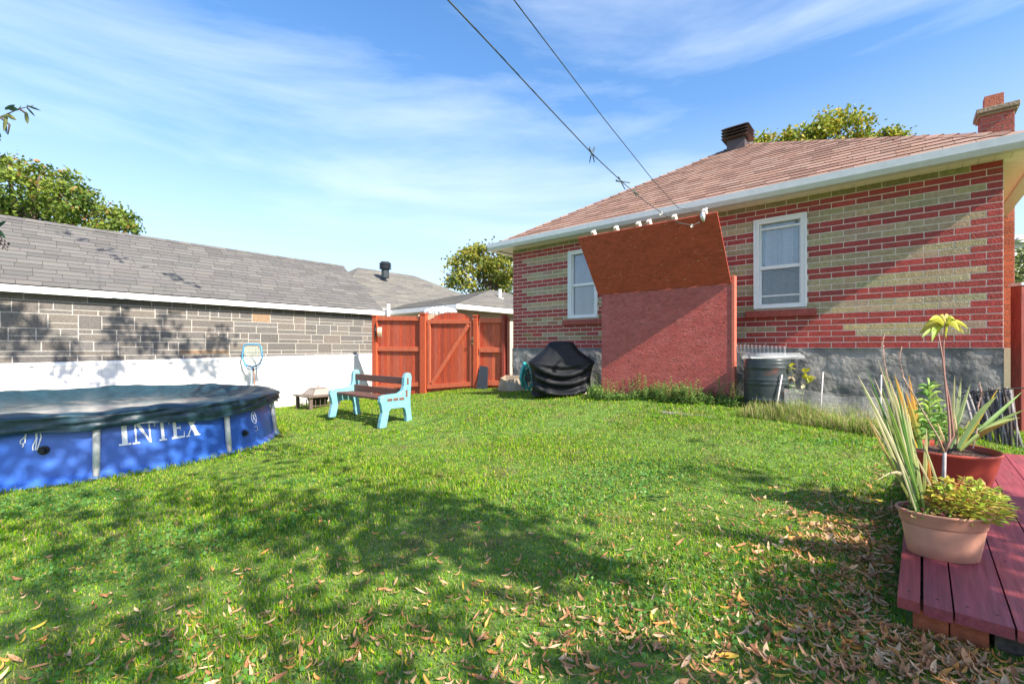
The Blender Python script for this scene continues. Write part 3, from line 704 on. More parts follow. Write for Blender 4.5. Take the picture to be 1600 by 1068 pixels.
# ================================================================ TREES
gA,gB=(.06,.12,.02),(.24,.30,.045)
def blobs_px(lst,Y,dy=2.0): # (px,py,rpx)
    return [((px-CX)/F*(Y+o),Y+o,CZ+(HY-py)/F*(Y+o),r/F*Y*1.0,r/F*Y*.9+.3,r/F*Y*.85) for (px,py,r,o) in lst]
tree('large green maple turning rusty behind the grey garage roof',((40-CX)/F*19,19,0),W(50,280,19),
  blobs_px([(-20,300,50,0),(30,300,42,0),(60,285,30,-.5),(12,268,22,0),(105,315,40,0),(100,285,20,.5),(150,335,34,0),(185,350,26,.3),(60,345,45,.6),(130,355,36,.4),(-60,330,60,0),(195,368,20,0),(140,308,16,0),(20,360,40,0)],19),
  19,.15,gA,gB,(.30,.17,.05),.07,trunk_r=.35)
tree('dense maple with yellowing leaves between neighbour roof and brick house',((770-CX)/F*24,24,0),W(765,400,24),
  blobs_px([(735,420,30,0),(765,408,30,0),(790,420,30,0),(755,440,34,0),(715,440,14,0),(785,392,16,0),(800,450,30,.3),(740,395,12,0)],24),
  17,.17,(.06,.11,.02),(.30,.31,.05),(.38,.30,.04),.15)
tree('tall yellow-green maple rising above the brown roof ridge',((1290-CX)/F*20,20,0),W(1290,215,20),
  blobs_px([(1290,215,34,0),(1312,192,20,0),(1325,210,22,0),(1280,208,16,0),(1250,222,24,0),(1225,224,16,0),(1190,224,12,0),(1380,216,17,0),(1395,212,8,0),(1340,222,14,0),(1290,250,60,.8),(1210,250,40,.8),(1370,250,40,.8)],20),
  17,.15,(.11,.17,.02),(.38,.40,.05),(.45,.34,.04),.2,trunk_r=.3)
tree('pale green tree seen past the chimney at the right edge',((1625-CX)/F*26,26,0),W(1620,400,26),
  blobs_px([(1600,415,28,0),(1640,400,40,0),(1590,440,18,0),(1600,460,30,0),(1680,420,50,0)],26),
  11,.18,(.12,.16,.05),(.30,.32,.10))
# grey neighbour building top + street lamp + wires at the right edge
def right_far():
    mb=MB(); Y=30; a=W(1575,390,Y); 
    rr=[]
    mb.boxf(W(1572,378,Y)-Vector((0,0,6)),(8,0,0),(0,4,0),(0,0,6.0)); 
    r=empty('distant_house',(a.x,Y,0),'pale distant house top seen past the chimney','house')
    mb.build('wall',mat('pale_siding',(.55,.57,.60),.8,.05),r)
    mb=MB(); p=W(1570,378,Y-.4); mb.add([p,p+Vector((9,0,0)),p+Vector((6.5,2.4,1.1)),p+Vector((2,2.4,1.1)),p+Vector((0,5,0)),p+Vector((9,5,0))],[(0,1,2,3),(4,0,3),(1,5,2),(5,4,3,2)]); mb.build('roof',mat('pale_roof',(.40,.42,.45),.8,.05),r)
    r=empty('street_lamp',W(1640,500,16),'thin street lamp arm reaching in at the right edge','street lamp')
    base=W(1640,500,16); base.z=0
    mb=MB(); mb.tube([base,W(1640,375,16),W(1625,366,16),W(1598,372,16)],[.09,.06,.04,.035],8); mb.build('pole',mat('lamp_metal',(.45,.43,.38),.4,metal=.4),r,smooth=True)
    mb=MB(); q=W(1592,374,16); mb.tube([q+Vector((-.14,0,-.06)),q,q+Vector((.2,0,.05))],[.04,.09,.05],10); mb.build('lamp_head',mat('lamp_metal'),r,smooth=True)
    mb=MB()
    for py in (395,412,428): mb.tube([W(1576,py,18),W(1620,py-6,17),W(1700,py-16,16)],.012,5)
    tag(mb.build('overhead_wires',mat('black_wire',(.02,.02,.02),.6)),'thin dark overhead wires past the chimney at the right edge','wires')
right_far()
# ================================================================ CLIMBING BOARD
PD=.5; PU0,PU1=2.155,3.94
def climbing():
    root=empty('board_wall',H((PU0+PU1)/2,PD,vz(-.68)),'large red painted chipboard wall with overhanging top in front of the house','board wall')
    m1=mat('red_chipboard',(.38,.07,.06),.36,.2,5,bump=.6,bscale=34,spec=.6,col2=(.44,.10,.09),ramp=(.4,.65),stretch=(1,1,2.2),detail=8)
    m2=mat('rust_chipboard',(.42,.072,.052),.5,.16,5,bump=.3,bscale=24,spec=.4,col2=(.35,.058,.042),ramp=(.5,.7),stretch=(1,1,2.2))
    mb=MB(); hb(mb,PU0,PU1,PD-.018,PD,vz(-.78),vz(.807)); 
    lo=mb.build('lower_board',m1,root)
    O=.55; HT=vz(1.54)
    nrm=Vector((N.x*O,N.y*O,.733)); nl=Vector((N.x*.733,N.y*.733,-O)).normalized()
    mb=MB(); a=H(PU0-.05,PD+.004,vz(.80)); mb.boxf(a,(U.x*(PU1-PU0+.05),U.y*(PU1-PU0+.05),0),nrm,nl*.016)
    up=mb.build('upper_board',m2,root)
    # flakes showing on the boards
    for (mm,par,nf) in ((mat('flake',(.50,.17,.12),.5,.3),lo,420),(mat('flake_dark',(.10,.03,.02),.6,.3),lo,260)):
        mb=MB()
        for i in range(nf):
            u=random.uniform(PU0+.02,PU1-.03); z=random.uniform(vz(-.6),vz(.78)); l=random.uniform(.008,.04); an=random.gauss(0,.7); wd=random.uniform(.0012,.004)
            d=Vector((U.x*math.cos(an),U.y*math.cos(an),math.sin(an))); e=Vector((-U.x*math.sin(an),-U.y*math.sin(an),math.cos(an)))
            p=H(u,PD+.0022+random.random()*.0015,z); mb.quad(p-d*l*.5-e*wd,p+d*l*.5-e*wd*.3,p+d*l*.5+e*wd,p-d*l*.4+e*wd)
        mb.build('wood_flakes',mm,par)
    mb=MB()
    for i in range(170):
        u=random.uniform(0,PU1-PU0); s=random.uniform(.03,.97); l=random.uniform(.006,.035); wd=random.uniform(.002,.006); an=random.gauss(0,.8)
        sd_=nrm.normalized(); p=H(PU0+u,PD+.004,vz(.80))+nrm*s+nl*.018; d=Vector((U.x,U.y,0))*math.cos(an)+sd_*math.sin(an); e=sd_*math.cos(an)-Vector((U.x,U.y,0))*math.sin(an)
        c=random.choice([(.08,.03,.02),(.08,.03,.02),(.5,.3,.2)]); mb.quad(p-d*l*.5-e*wd,p+d*l*.5-e*wd*.4,p+d*l*.5+e*wd,p-d*l*.4+e*wd,c)
    mb.build('wood_flakes',mat('flake_mixed',attr=True,rough=.6),up)
    # studs behind upper board, white ends show above the edge
    for px in (926,962,997,1013,1053,1101):
        # find u on top edge
        best=min((abs((CX+F*(H(PU0+k*.01,PD+O,0).x/H(PU0+k*.01,PD+O,0).y))-px),k) for k in range(0,180))[1]
        u=PU0+best*.01
        mb=MB(); a=H(u-.025,PD,vz(.80))-nl*.002; mb.boxf(a,(U.x*.045,U.y*.045,0),nrm*1.045,-nl*.07); mb.build('stud',mat('pale_stud',(.62,.54,.48),.7,.15,20),root,bevel=.003)
    mb=MB(); hb(mb,PU1-.0,PU1+.038,PD-.08,PD+.008,vz(-.80),vz(.88)); mb.build('post',mat('salmon_post',(.52,.13,.09),.6,.15,12),root,bevel=.004)
    mb=MB(); hb(mb,PU0+.02,PU0+.058,PD-.11,PD-.019,vz(-.80),vz(.80)); mb.build('post',mat('salmon_post'),root,bevel=.004)
climbing()
# ================================================================ CLOTHESLINE
def pline(pts,Yn,Yf):
    L_=[0]
    for i in range(1,len(pts)): L_.append(L_[-1]+math.dist(pts[i],pts[i-1]))
    return [W(p[0],p[1],1/((1/Yn)*(1-l/L_[-1])+(1/Yf)*(l/L_[-1]))) for p,l in zip(pts,L_)]
def clothesline():
    root=empty('clothesline',H(3.85,PD+.5,vz(1.4)),'double rope clothesline running from the board wall up over the yard','clothesline')
    A=pline([(700,0),(770,74),(845,155),(925,240),(975,287),(1010,316),(1035,333)],2.1,5.0)
    e=A[0]; d=(A[0]-A[1]).normalized(); A=[e+d*3.5+Vector((0,0,.2)),e+d*1.2]+A+[W(1060,348,5.05),W(1082,352,5.08),W(1100,344,5.1)]
    mb=MB(); mb.tube(A[:7],.0042,6); mb.tube(A[6:],.0038,6,); mb.build('rope',mat('dark_rope',(.06,.075,.085),.8),root,smooth=True)
    B=pline([(803,0),(870,88),(945,187),(1020,281),(1060,325)],2.3,4.9); d=(B[0]-B[1]).normalized(); B=[B[0]+d*3.5+Vector((0,0,.2))]+B+[W(1098,330,5.1)]
    mb=MB(); mb.tube(B,.0034,6); mb.build('rope',mat('dark_rope'),root,smooth=True)
    mb=MB(); q=W(1098,338,5.08); mb.tube([q+Vector((0,0,.05)),q,q+Vector((.01,0,-.06))],[.018,.03,.012],8); mb.tube([q+Vector((.02,.02,.06)),q+Vector((.06,.03,.10))],.014,6); mb.build('pulley',mat('pale_metal2',(.62,.63,.65),.35,metal=.5),root,smooth=True)
    for (px,py,Y,s) in ((1033,334,4.98,.022),(1081,353,5.08,.018)):
        mb=MB(); q=W(px,py,Y)
        for k in range(5):
            a=random.uniform(0,6.28); mb.tube([q-Vector((math.cos(a)*s,0,math.sin(a)*s)),q+Vector((math.cos(a)*s,.01,math.sin(a)*s*1.3))],.004,5)
        mb.build('knot',mat('pale_rope',(.6,.58,.52),.8),root)
    return A,B
LA,LB=clothesline()
def peg(px,py,Y,ang,lab,col=(.045,.08,.10),s=1.0,spread=.30):
    q=W(px,py,Y); root=empty('clothespin',q,lab,'clothespin','clothespins on the clothesline'); R=Matrix.Rotation(ang,3,'Y')
    m=mat('peg_'+str(col),col,.5,.1,20)
    for sg in (-1,1):
        mb=MB(); pts=[(-.010*0+sg*.011,.034),(sg*.013,.026),(sg*.002,.006),(sg*-.004,-.005),(sg*-.012*spread/.3,-.045)]
        mb.tube([q+R@Vector((x*s,sg*.002,z*s)) for x,z in pts],[.0035*s,.0048*s,.0045*s,.004*s,.0022*s],6)
        mb.build('peg_half',m,root,smooth=True)
    mb=MB(); mb.tube([q+R@Vector((-.004*s,0,.006*s)),q+R@Vector((.004*s,0,.006*s))],.0045*s,8); mb.build('spring',mat('steel',(.4,.4,.42),.3,metal=.8),root)
peg(925,240,3.55,0,'dark clothespin hanging upright on the line, farthest from the house',s=1.55)
peg(971,284,4.0,-.95,'dark clothespin tilted sideways on the line near the roof edge',s=1.5,spread=.6)
peg(992,300,4.35,-.6,'small green clothespin low on the line in front of the roof',(.05,.09,.05),1.1)
# ================================================================ POOL
def pool():
    c=Vector((-5.33,5.92)); R=1.88; n=10; a0=math.radians(-50); zb=vz(-1.30); RIM=.66
    root=empty('swimming_pool',(c.x,c.y,zb),'round blue above-ground frame pool under a dark teal cover','pool')
    ang=[a0+math.radians(36)*k for k in range(n)]
    cor=[Vector((c.x+R*math.cos(a),c.y+R*math.sin(a))) for a in ang]
    def wallp(k,t,z,off=0):
        a=cor[k%n]; b_=cor[(k+1)%n]; p=a.lerp(b_,t); o=(a.lerp(b_,.5)-c).normalized()
        h=(z-zb)/RIM; bul=.10*math.sin(math.pi*t)*(1-.45*max(0,h)**2)+.09*(1-max(0,h))
        return Vector((p.x+o.x*(bul+off),p.y+o.y*(bul+off),z))
    mb=MB(); N_=16; M_=10; rings=[]
    for j in range(M_+1):
        z=zb-.06+(RIM+.06)*j/M_; rings.append([wallp(k,t/N_,z) for k in range(n) for t in range(N_)])
    mb.loft(rings)
    lm=mat('pool_liner',(.03,.115,.47),.38,.12,3,bump=.25,bscale=5,spec=.5); lin=mb.build('liner',lm,root,smooth=True)
    mb=MB(); rings=[]    # outward base flap
    for (off,z) in ((.0,.09),(.03,.05),(.07,.01),(.11,-.06)): rings.append([wallp(k,t/N_,zb+z,off+.004) for k in range(n) for t in range(N_)])
    mb.loft(rings); mb.build('base_flap',lm,lin,smooth=True)
    for k in range(n):
        o=(cor[k]-c).normalized(); b0=cor[k]+o*.10; b1=cor[k]+o*.045; mb=MB()
        mb.tube([(b0.x,b0.y,zb+.05),(b1.x,b1.y,zb+RIM-.02)],.030,12); leg=mb.build('leg',mat('pool_leg',(.62,.62,.60),.45,.15,10,col2=(.42,.40,.36),ramp=(.5,.7)),root,smooth=True)
        mb=MB(); mb.box(b0.x-.05,b0.x+.05,b0.y-.05,b0.y+.05,zb+.03,zb+.05); mb.build('foot',mat('pool_foot',(.10,.2,.5),.5),leg,bevel=.01)
    # cover: sagging top + pleated skirt
    mb=MB(); NA=200; rings=[]
    def rimp(th,s,z):
        k=((th-a0)/(2*math.pi)*n)%n; i=int(k); t=k-i; p=cor[i%n].lerp(cor[(i+1)%n],t); d=p-c
        return Vector((c.x+d.x*s,c.y+d.y*s,z))
    for s in (.02,.15,.3,.45,.58,.70,.8,.88,.94,.98,1.0,1.02):
        row=[]
        for i in range(NA):
            th=2*math.pi*i/NA; sag=-.19*(1-min(1,s)**7)+.012*math.sin(th*9+s*7)*(s**2)+.014*math.sin(th*23+s*11)*(s**5)*(s<1)
            row.append(rimp(th,s,zb+RIM+.02+sag+.006*math.sin(th*31)*s))
        rings.append(row)
    tops=rings[-1]
    for j,(s,dzv) in enumerate(((1.045,-.015),(1.055,-.03),(1.042,-.045),(1.062,-.065),(1.045,-.083),(1.060,-.10),(1.05,-.125),(1.048,-.150))):
        row=[]
        for i in range(NA):
            th=2*math.pi*i/NA; k=((th-a0)/(2*math.pi)*n)%1; dr=.03*math.sin(math.pi*k)**2
            row.append(rimp(th,s+.026+.030*math.sin(math.pi*k)+.010*math.sin(th*17+j*1.7)+.005*math.sin(th*47+j*.9),zb+RIM+.02+dzv*1.2*(1+.10*math.sin(th*6+j*.5))-dr*(j/7)*.0-.012*math.sin(th*13+j)*(j/7)))
        rings.append(row)
    mb.loft(rings,capb=True)
    cm=mat('pool_cover',(.016,.045,.065),.42,.25,5,bump=.25,bscale=7,spec=.45)
    cv=mb.build('pool_cover',cm,root,smooth=True)
    # murky water and leaf scum lying on the cover
    mb=MB(); zt=zb+RIM+.02-.165
    pts=[]
    NB=90
    for rr_,zz in ((0,0),(.3,0),(.55,0),(.80,0)):
        pts.append([rimp(2*math.pi*i/NB,max(.01,rr_*(1+.10*math.sin(3*2*math.pi*i/NB+1)+.05*math.sin(11*2*math.pi*i/NB))),zt) for i in range(NB)])
    mb.loft(pts,capb=True); mb.build('rain_water',mat('murky_water',(.22,.185,.165),.18,.5,2.6,col2=(.03,.06,.07),ramp=(.42,.54),detail=9,spec=.7),cv)
    # valve plugs
    for (px,py,k) in ((70,703,0),(382,677,2)):
        tt=.5
        best=min(((abs(CX+F*wallp(k%n if k else 9,t/50,zb+.3).x/wallp(k%n if k else 9,t/50,zb+.3).y-px),t) for t in range(51)))[1] if False else None
    def find(px,py):
        b=None
        for k in range(n):
            for t in range(0,41):
                for zz in range(0,34):
                    p=wallp(k,t/40,zb+zz*.02,.004)
                    o=(cor[k].lerp(cor[(k+1)%n],.5)-c)
                    if o.y>0.9*R*.99: continue
                    if (p.x*o.x+p.y*o.y)>0: continue
                    x=CX+F*p.x/p.y; y=HY-F*(p.z-CZ)/p.y; d=(x-px)**2+(y-py)**2
                    if b is None or d<b[0]: b=(d,k,t/40,zb+zz*.02)
        return b
    for (px,py) in ((71,703),(382,677)):
        d,k,t,z=find(px,py); p=wallp(k,t,z); o=(cor[k].lerp(cor[(k+1)%n],.5)-c).normalized(); o3=Vector((o.x,o.y,0))
        mb=MB(); mb.tube([p-o3*.01,p+o3*.012,p+o3*.013,p+o3*.045],[.042,.042,.027,.024],14); mb.build('valve',mat('black_plastic',(.012,.014,.018),.4),lin,smooth=False)
    # lettering
    d,k,t0,z0=find(183,697); d,k2,t1,z1=find(312,672)
    wl=mat('white_print',(.74,.76,.80),.5,.03)
    def letter(polys,x0,wd,tA,tB,zbase,hh,par,kk,slant=0):
        mb=MB()
        for poly in polys:
            # subdivide edges so that it follows the bulge
            mb.add([wallp(kk,tA+(tB-tA)*(x0+px_*wd),zbase+py_*hh,.006) for px_,py_ in poly],[tuple(range(len(poly)))])
        return mb.build('lettering',wl,par)
    s=.16
    I=[[(.0,0),(1,0),(1,.08),(0,.08)],[(.28,.08),(.72,.08),(.72,.92),(.28,.92)],[(0,.92),(1,.92),(1,1),(0,1)]]
    Nn=[[(0,0),(.34,0),(.34,.07),(0,.07)],[(.13,.07),(.21,.07),(.21,.93),(.13,.93)],[(0,.93),(.3,.93),(.21,1),(0,1)],[(.12,1),(.34,1),(.88,.0),(.80,0)],[(.79,0),(.87,0),(.87,.93),(.79,.93)],[(.66,.93),(1,.93),(1,1),(.66,1)]]
    T=[[(.26,0),(.74,0),(.74,.07),(.26,.07)],[(.40,.07),(.60,.07),(.60,.9),(.40,.9)],[(0,.9),(1,.9),(1,1),(0,1)],[(0,.72),(.05,.72),(.10,.9),(0,.9)],[(.95,.72),(1,.72),(1,.9),(.9,.9)]]
    E_=[[(0,0),(1,0),(1,.09),(0,.09)],[(.14,.09),(.40,.09),(.40,.91),(.14,.91)],[(0,.91),(.97,.91),(.97,1),(0,1)],[(.40,.46),(.72,.46),(.72,.54),(.40,.54)],[(.92,.09),(1,.09),(1,.30),(.97,.30)],[(.90,.91),(.97,.91),(.97,.74),(.94,.74)],[(.68,.38),(.72,.38),(.72,.62),(.68,.62)]]
    X_=[[(.05,1),(.36,1),(.95,0),(.64,0)],[(.06,0),(.14,0),(.94,1),(.86,1)],[(0,0),(.28,0),(.28,.06),(0,.06)],[(.58,0),(1,0),(1,.06),(.58,.06)],[(0,.94),(.42,.94),(.42,1),(0,1)],[(.74,.94),(1,.94),(1,1),(.74,1)]]
    x=0
    for L_,wd in ((I,.13),(Nn,.24),(T,.19),(E_,.17),(X_,.21)):
        letter(L_,x,wd,t0,t1+.0,z0+.012,.22,lin,k); x+=wd+.015
    # small signs: two looped figures on the left face, round badge on the right face
    def figure(px,py,wpx,hpx,loops,rad=.006):
        d,kk,t,z=find(px,py); p0=wallp(kk,t,z,.006); sc_=p0.y/F
        for lp in loops:
            mb=MB(); pts=[]
            for (a,b_) in lp:
                tt=t+a*wpx*sc_/1.16*1.0/1.0; pts.append(wallp(kk,tt,z+b_*hpx*sc_,.006))
            mb.tube(pts,rad,5); mb.build('printed_mark',wl,lin)
    figure(38,690,14,22,[[(-.3,.55),(.1,.6),(.15,.3),(-.25,0),(-.2,-.2),(.15,-.15),(.12,.55)],[(.05,-.2),(0,-.45)]])
    figure(56,690,12,24,[[(-.1,.6),(0,.2),(-.25,-.2),(-.2,-.5),(.05,-.5),(.05,0),(.0,.6)],[(.3,.6),(.45,.3),(.2,-.5)]])
    figure(397,651,7,9,[[(math.cos(a)*.9,math.sin(a)*1.0) for a in [i*.5 for i in range(14)]],[(-.6,.8),(.6,-.8)],[(-.2,-.3),(.1,.5)]],.005)
    figure(400,668,6,7,[[(-.6,.4),(.6,.4),(.6,-.5),(-.5,-.5)]],.004)
pool()
# ================================================================ SKIMMER
def skimmer():
    r=empty('leaf_skimmer',W(393,606,9.0),'blue leaf skimmer net leaning against the white garage wall','pool net')
    m=mat('blue_plastic',(.06,.24,.42),.4,.1)
    Y=9.1
    o=[(381,540),(386,537.5),(403,537.5),(408,541),(410,558),(407,566),(402,571),(394,573),(386,571),(381,565),(378.5,556)]
    mb=MB(); mb.tube([W(a,b,Y) for a,b in o+[o[0]]],.016,8,caps=False); mb.build('hoop',m,r,smooth=True)
    o2=[(381,562),(382,568),(388,574),(394,575),(401,573.5),(406,569),(408,562)]; mb=MB(); mb.tube([W(a,b+2,Y-.03) for a,b in o2],.009,6); mb.build('brace',m,r,smooth=True)
    mb=MB(); x0,x1=382,407
    for i in range(12):
        a=x0+(x1-x0)*i/11; mb.tube([W(a,541,Y+.01),W(a,566,Y+.02)],.0035,4)
    for j in range(12):
        b=541+26*j/11; mb.tube([W(x0,b,Y+.01),W(x1,b,Y+.01)],.0035,4)
    mb.build('net',mat('pale_net',(.55,.62,.52),.7),r)
    mb=MB(); mb.tube([W(393.5,573,Y),W(392.5,604,Y-.3),W(392,640,Y-.6)],.013,8); mb.build('handle',mat('pole_blue',(.35,.50,.62),.35,metal=.3),r,smooth=True)
    r=empty('brush_pole',W(397,606,9.0),'thin brown pole leaning beside the blue leaf skimmer','pole'); mb=MB(); mb.tube([W(395.5,577,Y-.02),W(398.5,604,Y-.3),W(401,640,Y-.6)],.011,8); mb.build('shaft',mat('brown_pole',(.30,.14,.10),.5),r,smooth=True)
    mb=MB(); mb.tube([W(395.5,575,Y-.02),W(396,579,Y-.05)],.018,8); mb.build('tip',mat('black_iron'),r)
skimmer()
# ================================================================ BENCH
def bench():
    fr=G(596,669); ax=Vector((-.74,.67,0)).normalized(); bk=Vector((.67,.74,0)).normalized()
    z0=gz(fr.x+.2,fr.y+.3); root=empty('garden_bench',fr,'turquoise garden bench with brown plank seat and back','bench')
    LEN=1.50; mbl=mat('turquoise_plastic',(.16,.37,.43),.42,.16,4,col2=(.17,.33,.42),ramp=(.5,.75))
    mw=mat('brown_plank',(.135,.06,.045),.6,.3,4,stretch=(1,1,6),bump=.2)
    def P(l,b,z): return Vector((fr.x+ax.x*l+bk.x*b,fr.y+ax.y*l+bk.y*b,z0+z))
    prof=[(-.055,-.04),(-.03,.09),(-.005,.18),(-.02,.27),(-.045,.34),(-.035,.40),(.02,.425),(.10,.43),(.26,.435),(.33,.47),(.355,.54),(.36,.66),(.385,.71),(.43,.735),(.475,.715),(.49,.66),(.475,.50),(.465,.36),(.47,.24),(.485,.10),(.51,-.04),
          (.40,-.04),(.395,.10),(.375,.19),(.33,.225),(.14,.225),(.105,.19),(.09,.10),(.055,-.04)]
    def ears(poly):
        from mathutils.geometry import tessellate_polygon
        return tessellate_polygon([[Vector((a,b,0)) for a,b in poly]])
    tri=ears(prof)
    for l in (-.045,LEN-.045):
        mb=MB(); n=len(prof); zadj=lambda b,l_: 0
        A=[P(l,b,z) for b,z in prof]; B=[P(l+.085,b,z) for b,z in prof]
        fs=[tuple(t_) for t_ in tri]+[tuple(x+n for x in reversed(t_)) for t_ in tri]+[(i,i+n,(i+1)%n+n,(i+1)%n) for i in range(n)]
        mb.add(A+B,fs); o=mb.build('end_frame',mbl,root,bevel=.014,smooth=False)
        import bmesh as bmm
        bm=bmm.new(); bm.from_mesh(o.data); bmm.ops.recalc_face_normals(bm,faces=bm.faces); bm.to_mesh(o.data); bm.free()
    for b in (.065,.165,.265):
        mb=MB(); mb.boxf(P(-.05,b,.335),ax*(LEN+.06),bk*.085,(0,0,.04)); mb.build('seat_slat',mw,root,bevel=.006)
    for (z,b) in ((.60,.395),(.42,.375)):
        mb=MB(); mb.boxf(P(-.05,b,z-.045),ax*(LEN+.06),bk*.035+Vector((0,0,0)),(0,0,.105)); mb.build('back_slat',mw,root,bevel=.006)
bench()
# ================================================================ FIRE PIT
def firepit():
    c=G(497,636); c=dz(c); root=empty('fire_pit',c,'low square brown fire pit table with mesh lid behind the bench','fire pit'); s=.36; h=.26
    m=mat('bronze_metal',(.16,.12,.10),.5,.2,12,metal=.3); u=Vector((V2.x,V2.y,0)); v=Vector((NG.x,NG.y,0))
    def P(a,b,z): return c+u*a+v*b+Vector((0,0,z))
    def pl(mb,a0,a1,b0,b1,z0,z1): mb.boxf(P(a0,b0,z0),u*(a1-a0),v*(b1-b0),(0,0,z1-z0))
    mb=MB(); wd=.15
    pl(mb,-s,s,-s,-s+wd,h-.02,h+.01); pl(mb,-s,s,s-wd,s,h-.02,h+.01); pl(mb,-s,-s+wd,-s+wd,s-wd,h-.02,h+.01); pl(mb,s-wd,s,-s+wd,s-wd,h-.02,h+.01)
    mb.build('table_top',m,root,bevel=.004)
    for a in (-1,1):
        for b in (-1,1): mb=MB(); mb.boxf(P(a*(s-.07)-.03,b*(s-.07)-.03,-.06),u*.06,v*.06,(0,0,h+.04)); mb.build('leg',m,root,bevel=.004)
    mb=MB()
    for a in (-1,1):
        mb.tube([P(a*(s-.07),-s+.07,.07),P(a*(s-.07),s-.07,.07)],.008,6); mb.tube([P(-s+.07,a*(s-.07),.07),P(s-.07,a*(s-.07),.07)],.008,6)
        for k in range(1,6):
            q=-s+.07+(2*s-.14)*k/6; mb.tube([P(a*(s-.07),q,.0),P(a*(s-.07),q,.2)],.006,5); mb.tube([P(q,a*(s-.07),.0),P(q,a*(s-.07),.2)],.006,5)
    mb.build('side_rails',m,root)
    mb=MB(); q=.22; t=.12; zl=h+.012; zt=h+.135
    A=[(-q,-q),(q,-q),(q,q),(-q,q)]; B=[(-t,-t),(t,-t),(t,t),(-t,t)]
    for i in range(4):
        j=(i+1)%4; mb.tube([P(*A[i],zl),P(*A[j],zl)],.009,6); mb.tube([P(*B[i],zt),P(*B[j],zt)],.008,6); mb.tube([P(*A[i],zl),P(*B[i],zt)],.008,6)
    mb.tube([P(0,0,zt),P(0,0,zt+.03)],.008,6); mb.tube([P(0,0,zt+.03),P(0,0,zt+.055)],.018,8)
    lid=mb.build('lid_frame',m,root); mb=MB()
    for i in range(4):
        j=(i+1)%4
        mb.quad(P(*A[i],zl+.001),P(*A[j],zl+.001),P(*B[j],zt-.001),P(*B[i],zt-.001))
    mb.quad(*[P(*b,zt-.001) for b in B]); mb.build('mesh_lid',mat('mesh_screen',(.30,.26,.23),.6,.1,60,metal=.2),lid)
    mb=MB(); rr=[]
    for (r,z) in ((.06,.04),(.15,.08),(.2,.16),(.21,.24)): rr.append([P(r*math.cos(a),r*math.sin(a),z) for a in [k*math.pi/10 for k in range(20)]])
    mb.loft(rr,capb=True); mb.build('bowl',mat('black_iron'),root,smooth=True)
firepit()
# ================================================================ BARBECUE UNDER COVER
def bbq():
    Y=7.05; c=Vector(((877-CX)/F*Y,Y,0)); c.z=gz(c.x,c.y); root_z=c.z
    QU=Vector((1,-.10)).normalized(); QN=Vector((-.10,-1)).normalized()
    prof=[(0.0,.50,.27),(.06,.49,.265),(.2,.485,.26),(.36,.50,.27),(.48,.53,.29),(.545,.565,.30),(.565,.56,.30),(.60,.52,.28),(.68,.40,.25),(.77,.29,.22),(.85,.24,.20),(.885,.215,.18),(.905,.18,.15),(.91,.10,.08),(.912,.01,.01)]
    sc_=((611-528)/F*Y)/.912; mb=MB(); rings=[]; n=96
    prof2=[]
    for i in range(len(prof)-1):
        for k in range(4):
            t=k/4; prof2.append(tuple(a*(1-t)+b*t for a,b in zip(prof[i],prof[i+1])))
    prof2.append(prof[-1])
    for (z,rx,ry) in prof2:
        row=[]
        for k in range(n):
            th=2*math.pi*k/n; ct,st=math.cos(th),math.sin(th); e=.62 if z<.6 else .7
            x=rx*abs(ct)**e*(1 if ct>0 else -1); y=ry*abs(st)**e*(1 if st>0 else -1)
            low=max(0,1-z/.56); f=1
            sw=.022*math.sin((z-.50*x*x)*34+.5*math.sin(x*4+1))*(z<.56)*min(1,(.56-z)*6) if z<.56 else 0   # horizontal sagging swags
            sag=-.06*(1-(x/.55)**2)*(1 if .35<z<.60 else .3)*(st<0)
            f+= .035*low*math.sin(th*13+z*3)+.02*low*math.sin(th*19-z*5)+ (.02*math.sin(th*9+z*14) if z>.6 else 0)
            zz=z+ (sag if z<.62 else 0)*min(1,z*4)
            row.append(Vector((c.x+QU.x*x*f*sc_+QN.x*(-(y*f+sw*3*(st<0)*st))*sc_, c.y+QU.y*x*f*sc_+QN.y*(-(y*f+sw*3*(st<0)*st))*sc_, c.z+zz*sc_)))
        rings.append(row)
    mb.loft(rings,capt=True)
    # use y toward camera = +N
    o=mb.build('covered_barbecue',mat('black_cover',(.006,.007,.011),.6,.3,6,bump=.35,bscale=8,spec=.35),smooth=True)
    tag(o,'barbecue under a draped black cover against the brick wall','barbecue')
bbq()
def hose():
    c=W(828,590,7.75); root=empty('garden_hose',dz(c),'coiled teal garden hose beside the black barbecue cover','hose')
    mb=MB(); pts=[]; 
    for i in range(220):
        a=i*.28; r=.155+.035*math.sin(i*.31)+.02*math.sin(i*.11); pts.append(c+Vector((U.x*math.cos(a)*r*.75,U.y*math.cos(a)*r*.75,math.sin(a)*r*1.25))+Vector((N.x,N.y,0))*(.05*math.sin(i*.05)))
    mb.tube(pts,.0105,6); mb.build('coil',mat('teal_hose',(.03,.22,.20),.35,.15,5),root,smooth=True)
    mb=MB(); q=W(820,566,7.8); mb.tube([q,q+Vector((-.05,-.05,-.12)),q+Vector((-.075,-.05,-.27)),q+Vector((-.03,-.05,-.42))],.026,8); mb.build('nozzle_end',mat('teal_light',(.05,.36,.36),.35),root,smooth=True)
    mb=MB(); mb.tube([W(822,553,7.85),W(822,564,7.82),c],.012,6); mb.tube([c-Vector((N.x,N.y,0))*.05,c+Vector((N.x,N.y,0))*.05],.07,12); mb.build('hanger',mat('black_iron'),root)
hose()
